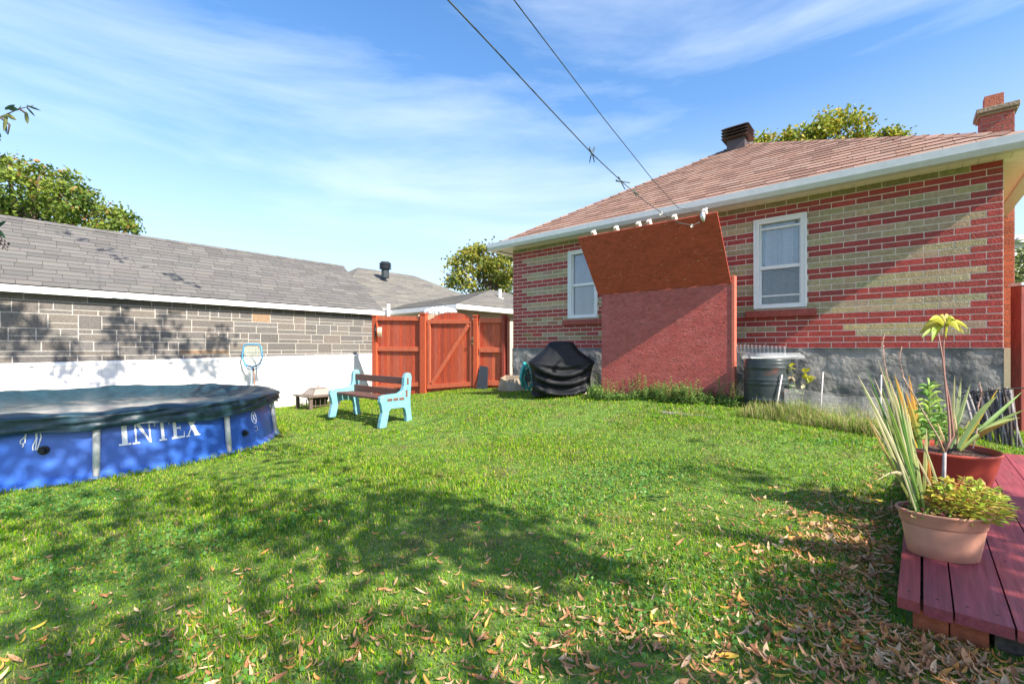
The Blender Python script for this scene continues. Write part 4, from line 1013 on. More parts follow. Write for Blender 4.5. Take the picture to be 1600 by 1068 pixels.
def planter():
    c=dz(G(803,611)); c=c+Vector((-.03,.12,0)); root=empty('plastic_trough',c,'tipped over beige plastic trough between the fence and the barbecue','trough')
    mb=MB(); m=mat('beige_plastic',(.30,.24,.18),.5,.15,6)
    a=Vector((.98,-.2,0)).normalized(); b=Vector((.2,.98,0)); L_=.29; 
    # open wedge-shaped trough seen from the open side
    def P(x,y,z): return c+a*x+b*y+Vector((0,0,z))
    Bt=[P(-.27,-.02,0),P(-.02,-.17,0),P(.26,-.10,0),P(.20,.14,0),P(-.12,.16,0)]
    Tp=[P(-.22,-.0,.215),P(-.11,-.13,.19),P(.23,-.09,.23),P(.20,.12,.26),P(-.16,.14,.26)]
    mb.loft([Bt,Tp],capb=True); sh=mb.build('shell',m,root); so=sh.modifiers.new('s','SOLIDIFY'); so.thickness=.008
    mb=MB(); mb.tube(Tp+[Tp[0]],.010,6); mb.build('rim',m,root,smooth=True)
    mb=MB(); mb.add([b_.lerp(t_,.72) for b_,t_ in zip(Bt,Tp)],[(0,1,2,3,4)]); mb.build('soil_and_inner_shade',mat('trough_inner_shade',(.02,.017,.014),.95),root)  # near-black sheet paints the shade inside the trough opening
    s0,s1=fs_(750.5),fs_(765); g0=fg(s0)-.02; zt=fz(755,571)
    A=[fP(s0,.14,g0),fP(s1+.05,.16,g0),fP(s1-.01,.05,zt-.02),fP(s0+.01,.045,zt)]; B=[q-FN.to_3d()*.012 for q in A]
    mb=MB(); mb.add(A+B,[(0,1,2,3),(7,6,5,4),(0,4,5,1),(1,5,6,2),(2,6,7,3),(3,7,4,0)])
    tag(mb.build('leaning_board',mat('black_board',(.03,.035,.045),.5,.2)),'small black board leaning on the narrow fence panel by the gate','board')
planter()
# ================================================================ RAIN BARREL
def barrel():
    Y=5.22; cx=(1199-CX)/F*Y; zb=vz(-.66); zt=vz((HY-560)/F*Y); root=empty('rain_barrel',(cx,Y,zb),'black ribbed rain barrel under clear plastic against the foundation','barrel')
    R=33/F*Y; mb=MB(); rings=[]; n=40; hh=zt-zb
    for i in range(41):
        t=i/40; r=R*(1-.05*abs(2*t-1)**2)
        if any(abs(t-q)<.02 for q in (.22,.52,.6,.84,.9)): r*=1.035
        rings.append([Vector((cx+r*math.cos(k*2*math.pi/n),Y+r*math.sin(k*2*math.pi/n),zb-.05+(hh+.05)*t)) for k in range(n)])
    mb.loft(rings,capt=True,capb=True); mb.build('drum',mat('barrel_plastic',(.035,.045,.05),.32,.25,5,col2=(.11,.04,.03),ramp=(.62,.72)),root,smooth=True)
    # clear plastic box lid & folded sheet on top
    m=bpy.data.materials.new('clear_plastic'); m.use_nodes=True; t=m.node_tree; b=t.nodes['Principled BSDF']; b.inputs['Base Color'].default_value=(.62,.65,.68,1); b.inputs['Roughness'].default_value=.2
    tr=t.nodes.new('ShaderNodeBsdfTransparent'); ms=t.nodes.new('ShaderNodeMixShader'); ms.inputs[0].default_value=.26; t.links.new(tr.outputs[0],ms.inputs[1]); t.links.new(b.outputs[0],ms.inputs[2]); t.links.new(ms.outputs[0],t.nodes['Material Output'].inputs[0])
    mb=MB(); rr=[]
    for (s,z) in ((1.12,-.012),(1.18,.0),(1.15,.03),(1.05,.045),(.98,.06)):
        rr.append([Vector((cx+.06+R*s*(abs(math.cos(a))**.45)*(1 if math.cos(a)>0 else -1)+random.uniform(-.006,.006),Y+R*s*.8*(abs(math.sin(a))**.45)*(1 if math.sin(a)>0 else -1),zt+.008+z+random.uniform(-.003,.003))) for a in [k*2*math.pi/40+.01 for k in range(40)]])
    mb.loft(rr); mb.build('clear_lid',m,root,smooth=True)
    mb=MB(); u=Vector((U.x,U.y,0)); c=Vector((cx-.02,Y+.16,zt+.06)); rows=[]
    for j in range(4): rows.append([c+u*(-.33+.62*i/60)+Vector((N.x,N.y,0))*(.012*math.sin(i*1.55)+.01*j)+Vector((0,0,.0+.115*j/3-.03*i/60)) for i in range(61)])
    mb.loft(rows,close=False); mb.build('ribbed_sheet',m,root,smooth=True)
barrel()
# garden stakes and chicken wire
def stakes():
    for (a,b,lab) in (((1222,585),(1210,650),'thin pale stake leaning in the weeds right of the barrel'),((1286,581),(1281,646),'upright pale stake in the weeds under the curtained window'),((1377,585),(1375,650),'thin grey stake at the right end of the wire mesh')):
        Y=4.95 if a[0]<1300 else 4.6; p0=W(*b,Y); p0.z=gz(p0.x,p0.y)-.05; r=MB(); r.tube([p0,W(*a,Y)],[.009,.007],6)
        tag(r.build('garden_stake',mat('pale_stake',(.55,.52,.52),.6,.2,10),smooth=True),lab,'stake','stakes in the garden bed')
    mb=MB(); 
    P=lambda t,z: Vector((W(1226,600,4.95)*(1-t)+W(1392,600,4.5)*t).to_tuple()[:2]+(z,))
    for i in range(100):
        t=i/99; p=P(t,0); zb=gz(p.x,p.y); zt=zb+.26+.015*math.sin(t*9); o=.02*math.sin(t*14); mb.tube([(p.x,p.y+o,zb),(p.x,p.y+o,zt)],.0016,3,caps=False)
    for j in range(8):
        mb.tube([Vector((P(i/30,0).x,P(i/30,0).y+.02*math.sin(i/30*14),gz(P(i/30,0).x,P(i/30,0).y)+.01+j*.036)) for i in range(31)],.0014,3,caps=False)
    tag(mb.build('wire_mesh',mat('galvanised_wire',(.40,.41,.42),.45,metal=.4)),'low galvanised wire mesh in front of the grey foundation','wire mesh')
stakes()
# roll of sticks edging by house corner
def sticks():
    root=empty('stick_edging',dz(G(1550,690)),'bundle of grey wooden stick edging leaning at the house corner','stick edging'); mb=MB(); random.seed(3)
    for i in range(30):
        t=i/29; px=1508+72*t; Y=4.15-.25*t; top=W(px+random.uniform(-3,3),612-6*t+random.uniform(-3,4),Y+.15); b=W(px+14+random.uniform(-5,5),676+10*t,Y-.05); b.z=gz(b.x,b.y)-.02
        c=jit(random.choice([(.10,.085,.08),(.20,.185,.18),(.06,.05,.05),(.26,.24,.23)]),.15); mid=top.lerp(b,.5)+Vector((random.uniform(-.012,.012),random.uniform(-.03,.03),0))
        mb.tube([top,mid,b],[random.uniform(.006,.012)]*3,6,c)
    o=mb.build('sticks',mat('weathered_stick',attr=True,rough=.85,var=.25,nscale=14),root,smooth=True)
    for py in (622,655):
        m=MB(); m.tube([W(1500+80*k/10,py+2*math.sin(k)-.6*k+(6 if py>630 else 0),4.1-.025*k) for k in range(11)],.0035,5); m.build('tie_wire',mat('black_wire'),root)
    m=MB(); m.tube([W(1496,616,4.2),W(1530,612,4.1),W(1575,607,4.0),W(1600,606,3.95)],.006,5); m.build('top_wire',mat('black_wire'),root)
sticks()
# ================================================================ DECK
DZ=vz(-.85); DC=PZ(1398.5,929,DZ); DA=Vector((.673,.74,0)); DB=Vector((.74,-.673,0))
def deck():
    root=empty('wooden_deck',(DC.x,DC.y,gz(DC.x,DC.y)),'low dark red painted plank deck at the right edge','deck')
    m=mat('deck_paint',attr=True,rough=.5,var=.22,nscale=14,bump=.18,bscale=40,spec=.4,col2=(.17,.05,.06),ramp=(.60,.74),rotz=math.atan2(DA.y,DA.x),detail=7)
    L_=3.35; b=0; wid=[.070,.075,.135]+[.138]*13
    for i,wd in enumerate(wid):
        g=.005 if i!=0 else .012; mb=MB(); c=jit([(.29,.058,.062),(.25,.052,.066),(.265,.055,.072)][i%3],.08)
        st=random.uniform(-.012,.012); mb.boxf(DC+DB*(b+g/2)+DA*st-Vector((0,0,.036)),DB*(wd-g),DA*(L_-st+(-.7 if i==0 else 0)*0),(0,0,.036),c)
        if i<9:
            for aa in (.07,.62,1.25,1.85,2.5):
                for bb in ((.25,.75) if wd>.1 else (.5,)):
                    q_=DC+DB*(b+wd*bb)+DA*(aa+random.uniform(-.01,.01))+Vector((0,0,.0004)); mb.tube([q_-Vector((0,0,.002)),q_+Vector((0,0,.0006))],.0042,8,(.06,.03,.03))
        mb.build('plank',m,root)
        b+=wd
    mb=MB(); zb=DZ-.036
    p=DC+DB*.045+DA*.03
    gb=gz(p.x,p.y)-.03
    for k in range(2): mb.boxf(Vector((p.x,p.y,gb))+DB*(.092*k),DB*.089,DA*.09,(0,0,zb-gb-.001),jit((.32,.085,.035),.1))
    mb.build('post',mat('orange_post',attr=True,rough=.7,var=.25,nscale=8,bump=.3),root,bevel=.004)
    mb=MB(); q=DC+DB*.24+DA*.06; mb.boxf(Vector((q.x,q.y,zb-.075)),DB*1.9,DA*.04,(0,0,.074)); mb.boxf(Vector((q.x,q.y,zb-.15))-DA*.02-DB*.0,DB*1.9,DA*.04,(0,0,.05))
    mb.boxf(Vector((DC.x,DC.y,gb-.1))+DB*.05+DA*.15,DB*1.9,DA*3.0,(0,0,.03))
    mb.boxf(Vector((DC.x,DC.y,zb-.10))+DB*.06+DA*.14,DB*.04,DA*3.1,(0,0,.099))
    mb.build('joist',mat('rotten_joist',(.07,.055,.045),.95,.5,8,bump=.8,bscale=25,col2=(.16,.13,.10),ramp=(.5,.7)),root)
deck()
# ================================================================ POTS AND PLANTS
def blade(mb,p,q,wd,col,droop=0,side=None,n=7,tipc=None):
    """strap leaf from p to q"""
    p=Vector(p); q=Vector(q); d=q-p; s=side or d.cross(Vector((0,1,0))).normalized(); s=Vector(s); b0=len(mb.v); nn=d.cross(s).normalized()
    rows=[]
    for i in range(n+1):
        t=i/n; c=p.lerp(q,t)+Vector((0,0,droop*math.sin(math.pi*t)))
        w_=wd*(.55+.45*math.sin(min(1,t*1.6)*math.pi/2))*(1-t**3)+.0008
        rows.append((c-s*w_*.5,c+nn*w_*.18,c+s*w_*.5))
    for r in rows: mb.v += [tuple(x) for x in r]
    for i in range(n):
        t=i/n; cc=col if tipc is None else tuple(a*(1-t)+b*t for a,b in zip(col,tipc))
        for k in range(2): mb.f.append((b0+i*3+k,b0+i*3+k+1,b0+i*3+k+4,b0+i*3+k+3)); mb.c.append(cc)
def leafp(mb,c,d,l,wd,col,up=None):
    d=Vector(d).normalized(); s=d.cross(Vector((random.uniform(-.3,.3),random.uniform(-.3,.3),1))).normalized(); n=s.cross(d)
    pts=[c,c+d*l*.35+s*wd*.5+n*l*.04,c+d*l*.75+s*wd*.35-n*l*.02,c+d*l-n*l*.12,c+d*l*.75-s*wd*.35-n*l*.02,c+d*l*.35-s*wd*.5+n*l*.04]
    m1=c+d*l*.5-n*l*.03
    mb.add(pts+[m1],[(0,1,6),(1,2,6),(2,3,6),(3,4,6),(4,5,6),(5,0,6)],col)
def oval_pot():
    c=PZ(1473,866,DZ); root=empty('terracotta_pot',c,'pale terracotta oval pot on the near corner of the deck','plant pot','plant pots on the deck')
    m=mat('terracotta',(.52,.25,.17),.6,.12,5,col2=(.44,.22,.16),ramp=(.5,.8)); px=c.y/F
    ax=Vector((.955,-.30,0)).normalized(); ay=Vector((.30,.955,0)).normalized(); mb=MB(); rings=[]; n=48; hh=.185
    prof=[(.0,.70),(.01,.73),(.3,.79),(.66,.86),(.70,.865),(.705,.885),(.72,.90),(.93,.94),(.95,.985),(.985,1.0),(1.0,.985),(1.0,.93),(.97,.915),(.86,.90)]
    a_=.158; b_=.105
    for z,s in prof: rings.append([c+ax*(a_*s*math.cos(t))+ay*(b_*s*(1+.12*(1-s))*math.sin(t))+Vector((0,0,z*hh)) for t in [k*2*math.pi/n for k in range(n)]])
    mb.loft(rings,capb=True); mb.build('pot_body',m,root,smooth=True)
    mb=MB(); mb.loft([[c+ax*(a_*.9*s*math.cos(t))+ay*(b_*.9*s*math.sin(t))+Vector((0,0,hh*.88+random.uniform(-.006,.006))) for t in [k*2*math.pi/24 for k in range(24)]] for s in (1.01,.7,.4,.1)],capt=True); mb.build('soil_and_inner_shade',mat('potting_soil',(.10,.06,.045),.95,.5,60,bump=1,bscale=90),root)
    return c,ax,ay,hh,root
c1,ax1,ay1,h1,pot1=oval_pot()
def big_pot():
    Y=2.42; c=Vector(((1474-CX)/F*Y,Y,DZ)); root=empty('red_pot',c,'large dark red plastic pot behind the terracotta pot','plant pot','plant pots on the deck')
    R=65/F*Y; hh=vz((HY-698)/F*Y)-DZ; mb=MB(); rings=[]; n=56
    prof=[(0,.62),(.02,.65),(.4,.78),(.70,.885),(.715,.90),(.93,.955),(.95,.99),(.985,1.0),(1,.985),(.99,.955),(.9,.935)]
    for z,s in prof: rings.append([c+Vector((R*s*math.cos(t),R*s*math.sin(t),z*hh)) for t in [k*2*math.pi/n for k in range(n)]])
    mb.loft(rings,capb=True); mb.build('pot_body',mat('red_pot_plastic',(.34,.055,.035),.42,.12,5),root,smooth=True)
    mb=MB(); mb.loft([[c+Vector((R*.93*s*math.cos(t),R*.93*s*math.sin(t),hh*.90+random.uniform(-.008,.008))) for t in [k*2*math.pi/24 for k in range(24)]] for s in (1.01,.7,.4,.1)],capt=True); mb.build('soil_and_inner_shade',mat('potting_soil'),root)
    return c,R,hh,root
c2,R2,h2,pot2=big_pot()
def plants():
    random.seed(21)
    Yf=c1.y+.01
    # strap-leaved plant in the oval pot
    base=c1-ax1*.10+Vector((0,0,h1*.88)); root=empty('iris_plant',base,'fan of long strap leaves rising from the terracotta pot','plant','potted plants')
    mb=MB(); W_=lambda px,py,dy=0: W(px,py,Yf+dy)
    tips=[(1345,600),(1352,572),(1366,590),(1372,562),(1380,610),(1390,590),(1397,585),(1402,630),(1388,640),(1408,600),(1412,650),(1395,665),(1368,628),(1420,680),(1380,575),(1360,605),(1418,640),(1385,655),(1350,640),(1340,585),(1400,655),(1393,620),(1372,640),(1408,625),(1362,660),(1385,575),(1402,690),(1425,700),(1376,600),(1357,620)]
    cs=[(.10,.20,.035),(.17,.27,.05),(.27,.33,.12),(.44,.42,.25),(.07,.16,.035),(.22,.31,.08)]
    for i,(x,y) in enumerate(tips):
        c=random.choice(cs); tc_=random.choice([(.60,.50,.34),(.55,.52,.30),(.50,.28,.12),c,c]); b=W(1440+random.uniform(-7,7),768,Yf+random.uniform(-.03,.03)); b.z=c1.z+h1*.86
        blade(mb,b,W_(x,y,random.uniform(-.12,.14)),random.uniform(.009,.017),jit(c),droop=random.uniform(-.012,.03),tipc=jit(tc_))
    blade(mb,W_(1443,770),W_(1368,752,-.05),.014,(.45,.40,.24),droop=.06,tipc=(.5,.42,.27)); blade(mb,W_(1444,770),W_(1448,668,-.02),.02,(.25,.3,.08),tipc=(.5,.45,.25)); blade(mb,W_(1470,770),W_(1443,690,-.02),.012,(.4,.4,.2)); blade(mb,W_(1460,770),W_(1428,705,-.02),.010,(.5,.42,.25))
    blade(mb,W_(1455,765,.02),W_(1448,700,.0),.016,(.45,.18,.05),tipc=(.5,.2,.06))
    mb.build('leaves',M_leaf,root)
    # bushy yellow-green filler
    b2=c1+ax1*.06+Vector((0,0,h1*.9)); root=empty('bushy_plant',b2,'bushy yellow-green plant filling the terracotta pot','plant','potted plants'); mb=MB()
    cols=[(.56,.56,.08),(.62,.52,.10),(.38,.50,.06),(.60,.34,.12),(.30,.45,.06)]
    for i in range(900):
        a=random.uniform(0,6.28); r=random.random()**.6; hgt=random.random(); p=b2+ax1*(math.cos(a)*r*.155)+ay1*(math.sin(a)*r*.10)+Vector((0,0,.0+.15*hgt*(1-.5*r*r)))
        d=Vector((math.cos(a)*r+random.uniform(-.6,.6),math.sin(a)*r+random.uniform(-.6,.6),random.uniform(-.1,.7))); leafp(mb,p,d,random.uniform(.02,.038),random.uniform(.011,.018),jit(random.choice(cols),.2))
    for i in range(26):
        a=random.uniform(0,6.28); mb.tube([b2,b2+ax1*(math.cos(a)*.10)+ay1*(math.sin(a)*.07)+Vector((0,0,random.uniform(.05,.12)))],.0015,4,(.3,.2,.08))
    mb.build('leaves',M_leaf,root)
    root=empty('pansy_plant',c1-ax1*.04+Vector((0,0,h1*.9)),'tiny purple pansies and green leaves at the left rim of the terracotta pot','plant','potted plants'); mb=MB()
    for i in range(160):
        p=c1+ax1*random.uniform(-.15,.02)+ay1*random.uniform(-.09,.05)+Vector((0,0,h1*.88+random.uniform(0,.035))); leafp(mb,p,Vector((random.uniform(-1,1),random.uniform(-1,1),.4)),random.uniform(.010,.02),.008,jit(random.choice([(.10,.22,.05),(.16,.28,.06),(.35,.05,.12),(.4,.25,.15)]),.2))
    mb.build('leaves',M_leaf,root)
    # grey sapling with palmate yellow leaves
    Y=c1.y+.13; S=lambda x,y,d=0: W(x,y,Y+d); b=S(1474,770); b.z=c1.z+h1*.85; root=empty('sapling',b,'thin bare sapling with a yellow-green leaf cluster at the top','sapling','potted plants')
    mb=MB(); g=(.36,.32,.33); mb.tube([b,S(1475,735),S(1476,706)],[.0075,.007,.0062],8,g)
    mb.tube([S(1476,706),S(1484,688),S(1483,660),S(1477,600),S(1473,560),S(1466,520)],[.006,.005,.0042,.0036,.003,.0022],7,(.30,.16,.14))
    mb.tube([S(1476,706),S(1490,680),S(1484,630),S(1476,590),S(1474,545),S(1476,507)],[.005,.0045,.004,.0034,.003,.002],7,(.25,.13,.11))
    mb.tube([S(1475,706),S(1466,683),S(1445,648),S(1425,612),S(1410,588)],[.0045,.004,.003,.0026,.002],7,(.36,.25,.18))
    mb.build('stem',mat('sapling_stem',attr=True,rough=.7,var=.2,nscale=30),root,smooth=True)
    mb=MB(); top=S(1474,505)
    for (x,y,x2,y2,wd) in ((1474,506,1436,522,.035),(1474,506,1452,500,.03),(1476,505,1460,528,.03),(1478,505,1478,528,.022),(1478,505,1494,502,.03),(1480,505,1506,521,.035),(1480,506,1513,513,.022),(1476,503,1484,496,.026),(1476,503,1464,496,.026),(1474,506,1443,510,.03),(1480,505,1499,518,.028)):
        c=random.choice([(.42,.48,.05),(.50,.50,.06),(.34,.42,.05),(.48,.40,.08)]); blade(mb,S(x,y),S(x2,y2,random.uniform(-.05,.05)),wd,c,droop=.018,n=6)
    for (x2,y2) in ((1456,534),(1440,527),(1455,520)): blade(mb,S(1462,515),S(x2,y2,-.02),.02,(.30,.42,.08),droop=.01,n=5)
    mb.build('leaves',M_leaf,root)
    # big pot: lily stalks and strap leaves
    z=c2.z+h2*.9; Y=c2.y; S=lambda x,y,d=0: W(x,y,Y+d)
    b=S(1450,700); root=empty('lily_plant',b,'green lily stalk with narrow leaves in the red pot','plant','potted plants'); mb=MB()
    for (x0,y0,x1,y1,k) in ((1450,695,1452,600,46),(1440,695,1428,640,26),(1462,695,1470,640,22)):
        mb.tube([S(x0,y0),S((x0+x1)/2+1,(y0+y1)/2),S(x1,y1)],[.006,.005,.003],6,(.2,.3,.08))
        for i in range(k):
            t=.15+.85*i/k; p=S(x0+(x1-x0)*t,y0+(y1-y0)*t); a=i*2.4; l=.10*(1.15-.6*t); blade(mb,p,p+Vector((math.cos(a)*l,math.sin(a)*l*.6,.02+.02*math.sin(i))),.015,jit(random.choice([(.13,.30,.06),(.22,.38,.07),(.30,.42,.08)])),droop=.015,n=5)
    mb.build('leaves',M_leaf,root)
    root=empty('strap_leaf_plant',S(1510,700),'spreading broad strap leaves at the right of the red pot','plant','potted plants'); mb=MB()
    for (x0,y0,x1,y1,w_,c,dr) in ((1500,700,1597,612,.03,(.12,.26,.07),.0),(1500,702,1600,640,.032,(.14,.26,.07),.02),(1498,700,1558,618,.04,(.20,.32,.13),.03),(1490,700,1502,590,.03,(.28,.38,.20),.0),(1485,700,1516,600,.03,(.24,.36,.18),.01),(1486,700,1492,585,.02,(.3,.36,.2),.0),
        (1500,703,1594,652,.03,(.16,.24,.06),.035),(1497,700,1548,668,.04,(.16,.32,.08),.06),(1500,702,1560,606,.02,(.45,.38,.07),.0),(1480,700,1462,610,.03,(.15,.28,.07),.0),(1500,704,1515,655,.03,(.35,.38,.15),.0),(1495,702,1520,655,.025,(.2,.34,.07),.0),(1480,702,1465,660,.02,(.5,.45,.28),.0),(1475,702,1455,680,.018,(.5,.42,.25),.0),
        (1498,702,1490,640,.02,(.5,.46,.3),0),(1500,702,1575,660,.035,(.20,.15,.04),.02)):
        blade(mb,S(x0,y0,random.uniform(-.06,.06)),S(x1,y1,random.uniform(-.12,.12)),w_,jit(c),droop=dr,tipc=jit((c[0]*1.4,c[1]*1.1,c[2])),n=9)
    mb.build('leaves',M_leaf,root)
    root=empty('canna_plant',S(1405,700),'reddish-yellow upright leaves at the left of the red pot','plant','potted plants'); mb=MB()
    for (x0,y0,x1,y1,w_,c) in ((1432,700,1398,585,.03,(.48,.33,.05)),(1438,700,1420,585,.026,(.50,.28,.05)),(1428,700,1410,615,.03,(.20,.32,.06)),(1424,700,1392,600,.028,(.42,.42,.25)),(1440,700,1415,610,.035,(.12,.26,.05)),(1436,700,1430,620,.04,(.10,.24,.05))):
        blade(mb,S(x0,y0),S(x1,y1,random.uniform(-.05,.05)),w_,jit(c),tipc=jit((.5,.25,.06)))
    mb.build('leaves',M_leaf,root)
    for (pts,lab) in (([(1425,700),(1400,620),(1386,590),(1381,560),(1379,535),(1382,521)],'dry brown flower stalk, tallest and leftmost in the pots'),([(1440,700),(1425,620),(1412,590),(1405,560),(1409,541)],'dry brown flower stalk next to the tallest one'),([(1520,700),(1530,655),(1528,635),(1534,615),(1530,597)],'dry seed stalk at the right of the red pot')):
        root=empty('dry_stalk',S(*pts[0]),lab,'dry stalk','dry stalks in the pots'); mb=MB(); q=[S(*p) for p in pts]; mb.tube(q,[.0042,.0036,.003,.0026,.0022,.0018][:len(q)],6,(.42,.27,.22))
        for i in range(1,len(q)):
            for k in range(4):
                p=q[i-1].lerp(q[i],k/4); 
                if i>1: leafp(mb,p,Vector((random.uniform(-1,1),random.uniform(-1,1),.5)),.016,.010,jit((.45,.28,.22),.15))
        mb.build('stalk',mat('dry_plant',attr=True,rough=.8,var=.2,nscale=30),root)
plants()
# ================================================================ WEEDS along the house
def tufts(name,label,cat,pts_fn,count,hmin,hmax,cols,wd,kind='stuff',lean=.35):
    P=pts_fn(count); n=len(P); h=rng.uniform(hmin,hmax,n)*P[:,2]; a=rng.uniform(0,2*np.pi,n); ln=rng.normal(0,lean,n)
    bz=gz_arr(P[:,0],P[:,1]); base=np.c_[P[:,0],P[:,1],bz-.005]
    sd=np.c_[np.cos(a),np.sin(a),np.zeros(n)]; ld=np.c_[-np.sin(a),np.cos(a),np.zeros(n)]
    wv=(wd*rng.uniform(.6,1.3,n))[:,None]
    mid=base+ld*(ln*h*.35)[:,None]+np.c_[np.zeros((n,2)),h*.6]; tip=base+ld*(ln*h)[:,None]+np.c_[np.zeros((n,2)),h*(1-.2*np.abs(ln))]
    v=np.stack([base-sd*wv*.5,base+sd*wv*.5,mid+sd*wv*.45,mid-sd*wv*.45,tip-sd*wv*.06,tip+sd*wv*.06],1).reshape(-1,3)
    i=np.arange(n)[:,None]*6; q=np.concatenate([i+np.array([[0,1,2,3]]),i+np.array([[3,2,5,4]])],0)
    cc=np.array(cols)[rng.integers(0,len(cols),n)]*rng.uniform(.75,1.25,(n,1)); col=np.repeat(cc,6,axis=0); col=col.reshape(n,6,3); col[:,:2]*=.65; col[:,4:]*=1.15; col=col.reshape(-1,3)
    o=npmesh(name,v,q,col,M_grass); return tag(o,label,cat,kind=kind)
# lawn
def poly_mask(x,y):
    # keep out of pool, deck, house, garage
    ok=((x+5.33)**2+(y-5.92)**2)>1.93**2
    rel=np.stack([x-DC.x,y-DC.y],-1); b=rel@np.array([DB.x,DB.y]); a=rel@np.array([DA.x,DA.y]); ok&=~((b>.03)&(a>.05)&(a<3.3))
    r=np.stack([x-A0.x,y-A0.y],-1); d=r@np.array([N.x,N.y]); u=r@np.array([U.x,U.y]); ok&=~((d<.05)&(u>-.05)&(u<LW+.05))
    r=np.stack([x-GC.x,y-GC.y],-1); d=r@np.array([NG.x,NG.y]); ok&=d>.06; r=np.stack([x-FL_.x,y-FL_.y],-1); ok&=~(((r@np.array([FN.x,FN.y]))<-.03)&(x<.05))
    return ok
def lawn_pts(dens_near,y0,y1,scale):
    def f(_):
        A=(y1-y0)*2.5*(y1+y0)/2+1; n=int(A*dens_near); y=np.sqrt(rng.uniform(y0**2,y1**2,n)); x=rng.uniform(-1.24,1.24,n)*y
        ok=poly_mask(x,y); x=x[ok]; y=y[ok]
        k=.8+.35*np.sin(x*2.1+1.3*np.sin(y*1.7))*np.cos(y*2.6+x)+rng.normal(0,.12,len(x)); 
        near=np.abs(np.hypot(x+5.33,y-5.92)-2.0)<.12; k[near]*=1.9
        return np.c_[x,y,np.clip(k,.6,2.0)*scale]
    return f
GC_=[(.12,.29,.006),(.19,.37,.008),(.27,.43,.012),(.05,.16,.006),(.42,.44,.06),(.14,.32,.008)]
GD_=GC_+[(.40,.34,.13)]
tufts('lawn_grass','short bright green lawn grass across the yard','grass',lawn_pts(9500,1.05,2.8,1),0,.014,.036,GC_+[(.46,.38,.18)],.0033,lean=.7)
tufts('lawn_grass','short green lawn grass in the middle of the yard','grass',lawn_pts(4600,2.8,5.2,1),0,.018,.042,GD_,.0055,lean=.7)
tufts('lawn_grass','short green lawn grass in the far half of the yard','grass',lawn_pts(2200,5.2,10.8,1),0,.02,.045,GD_,.008,lean=.7)
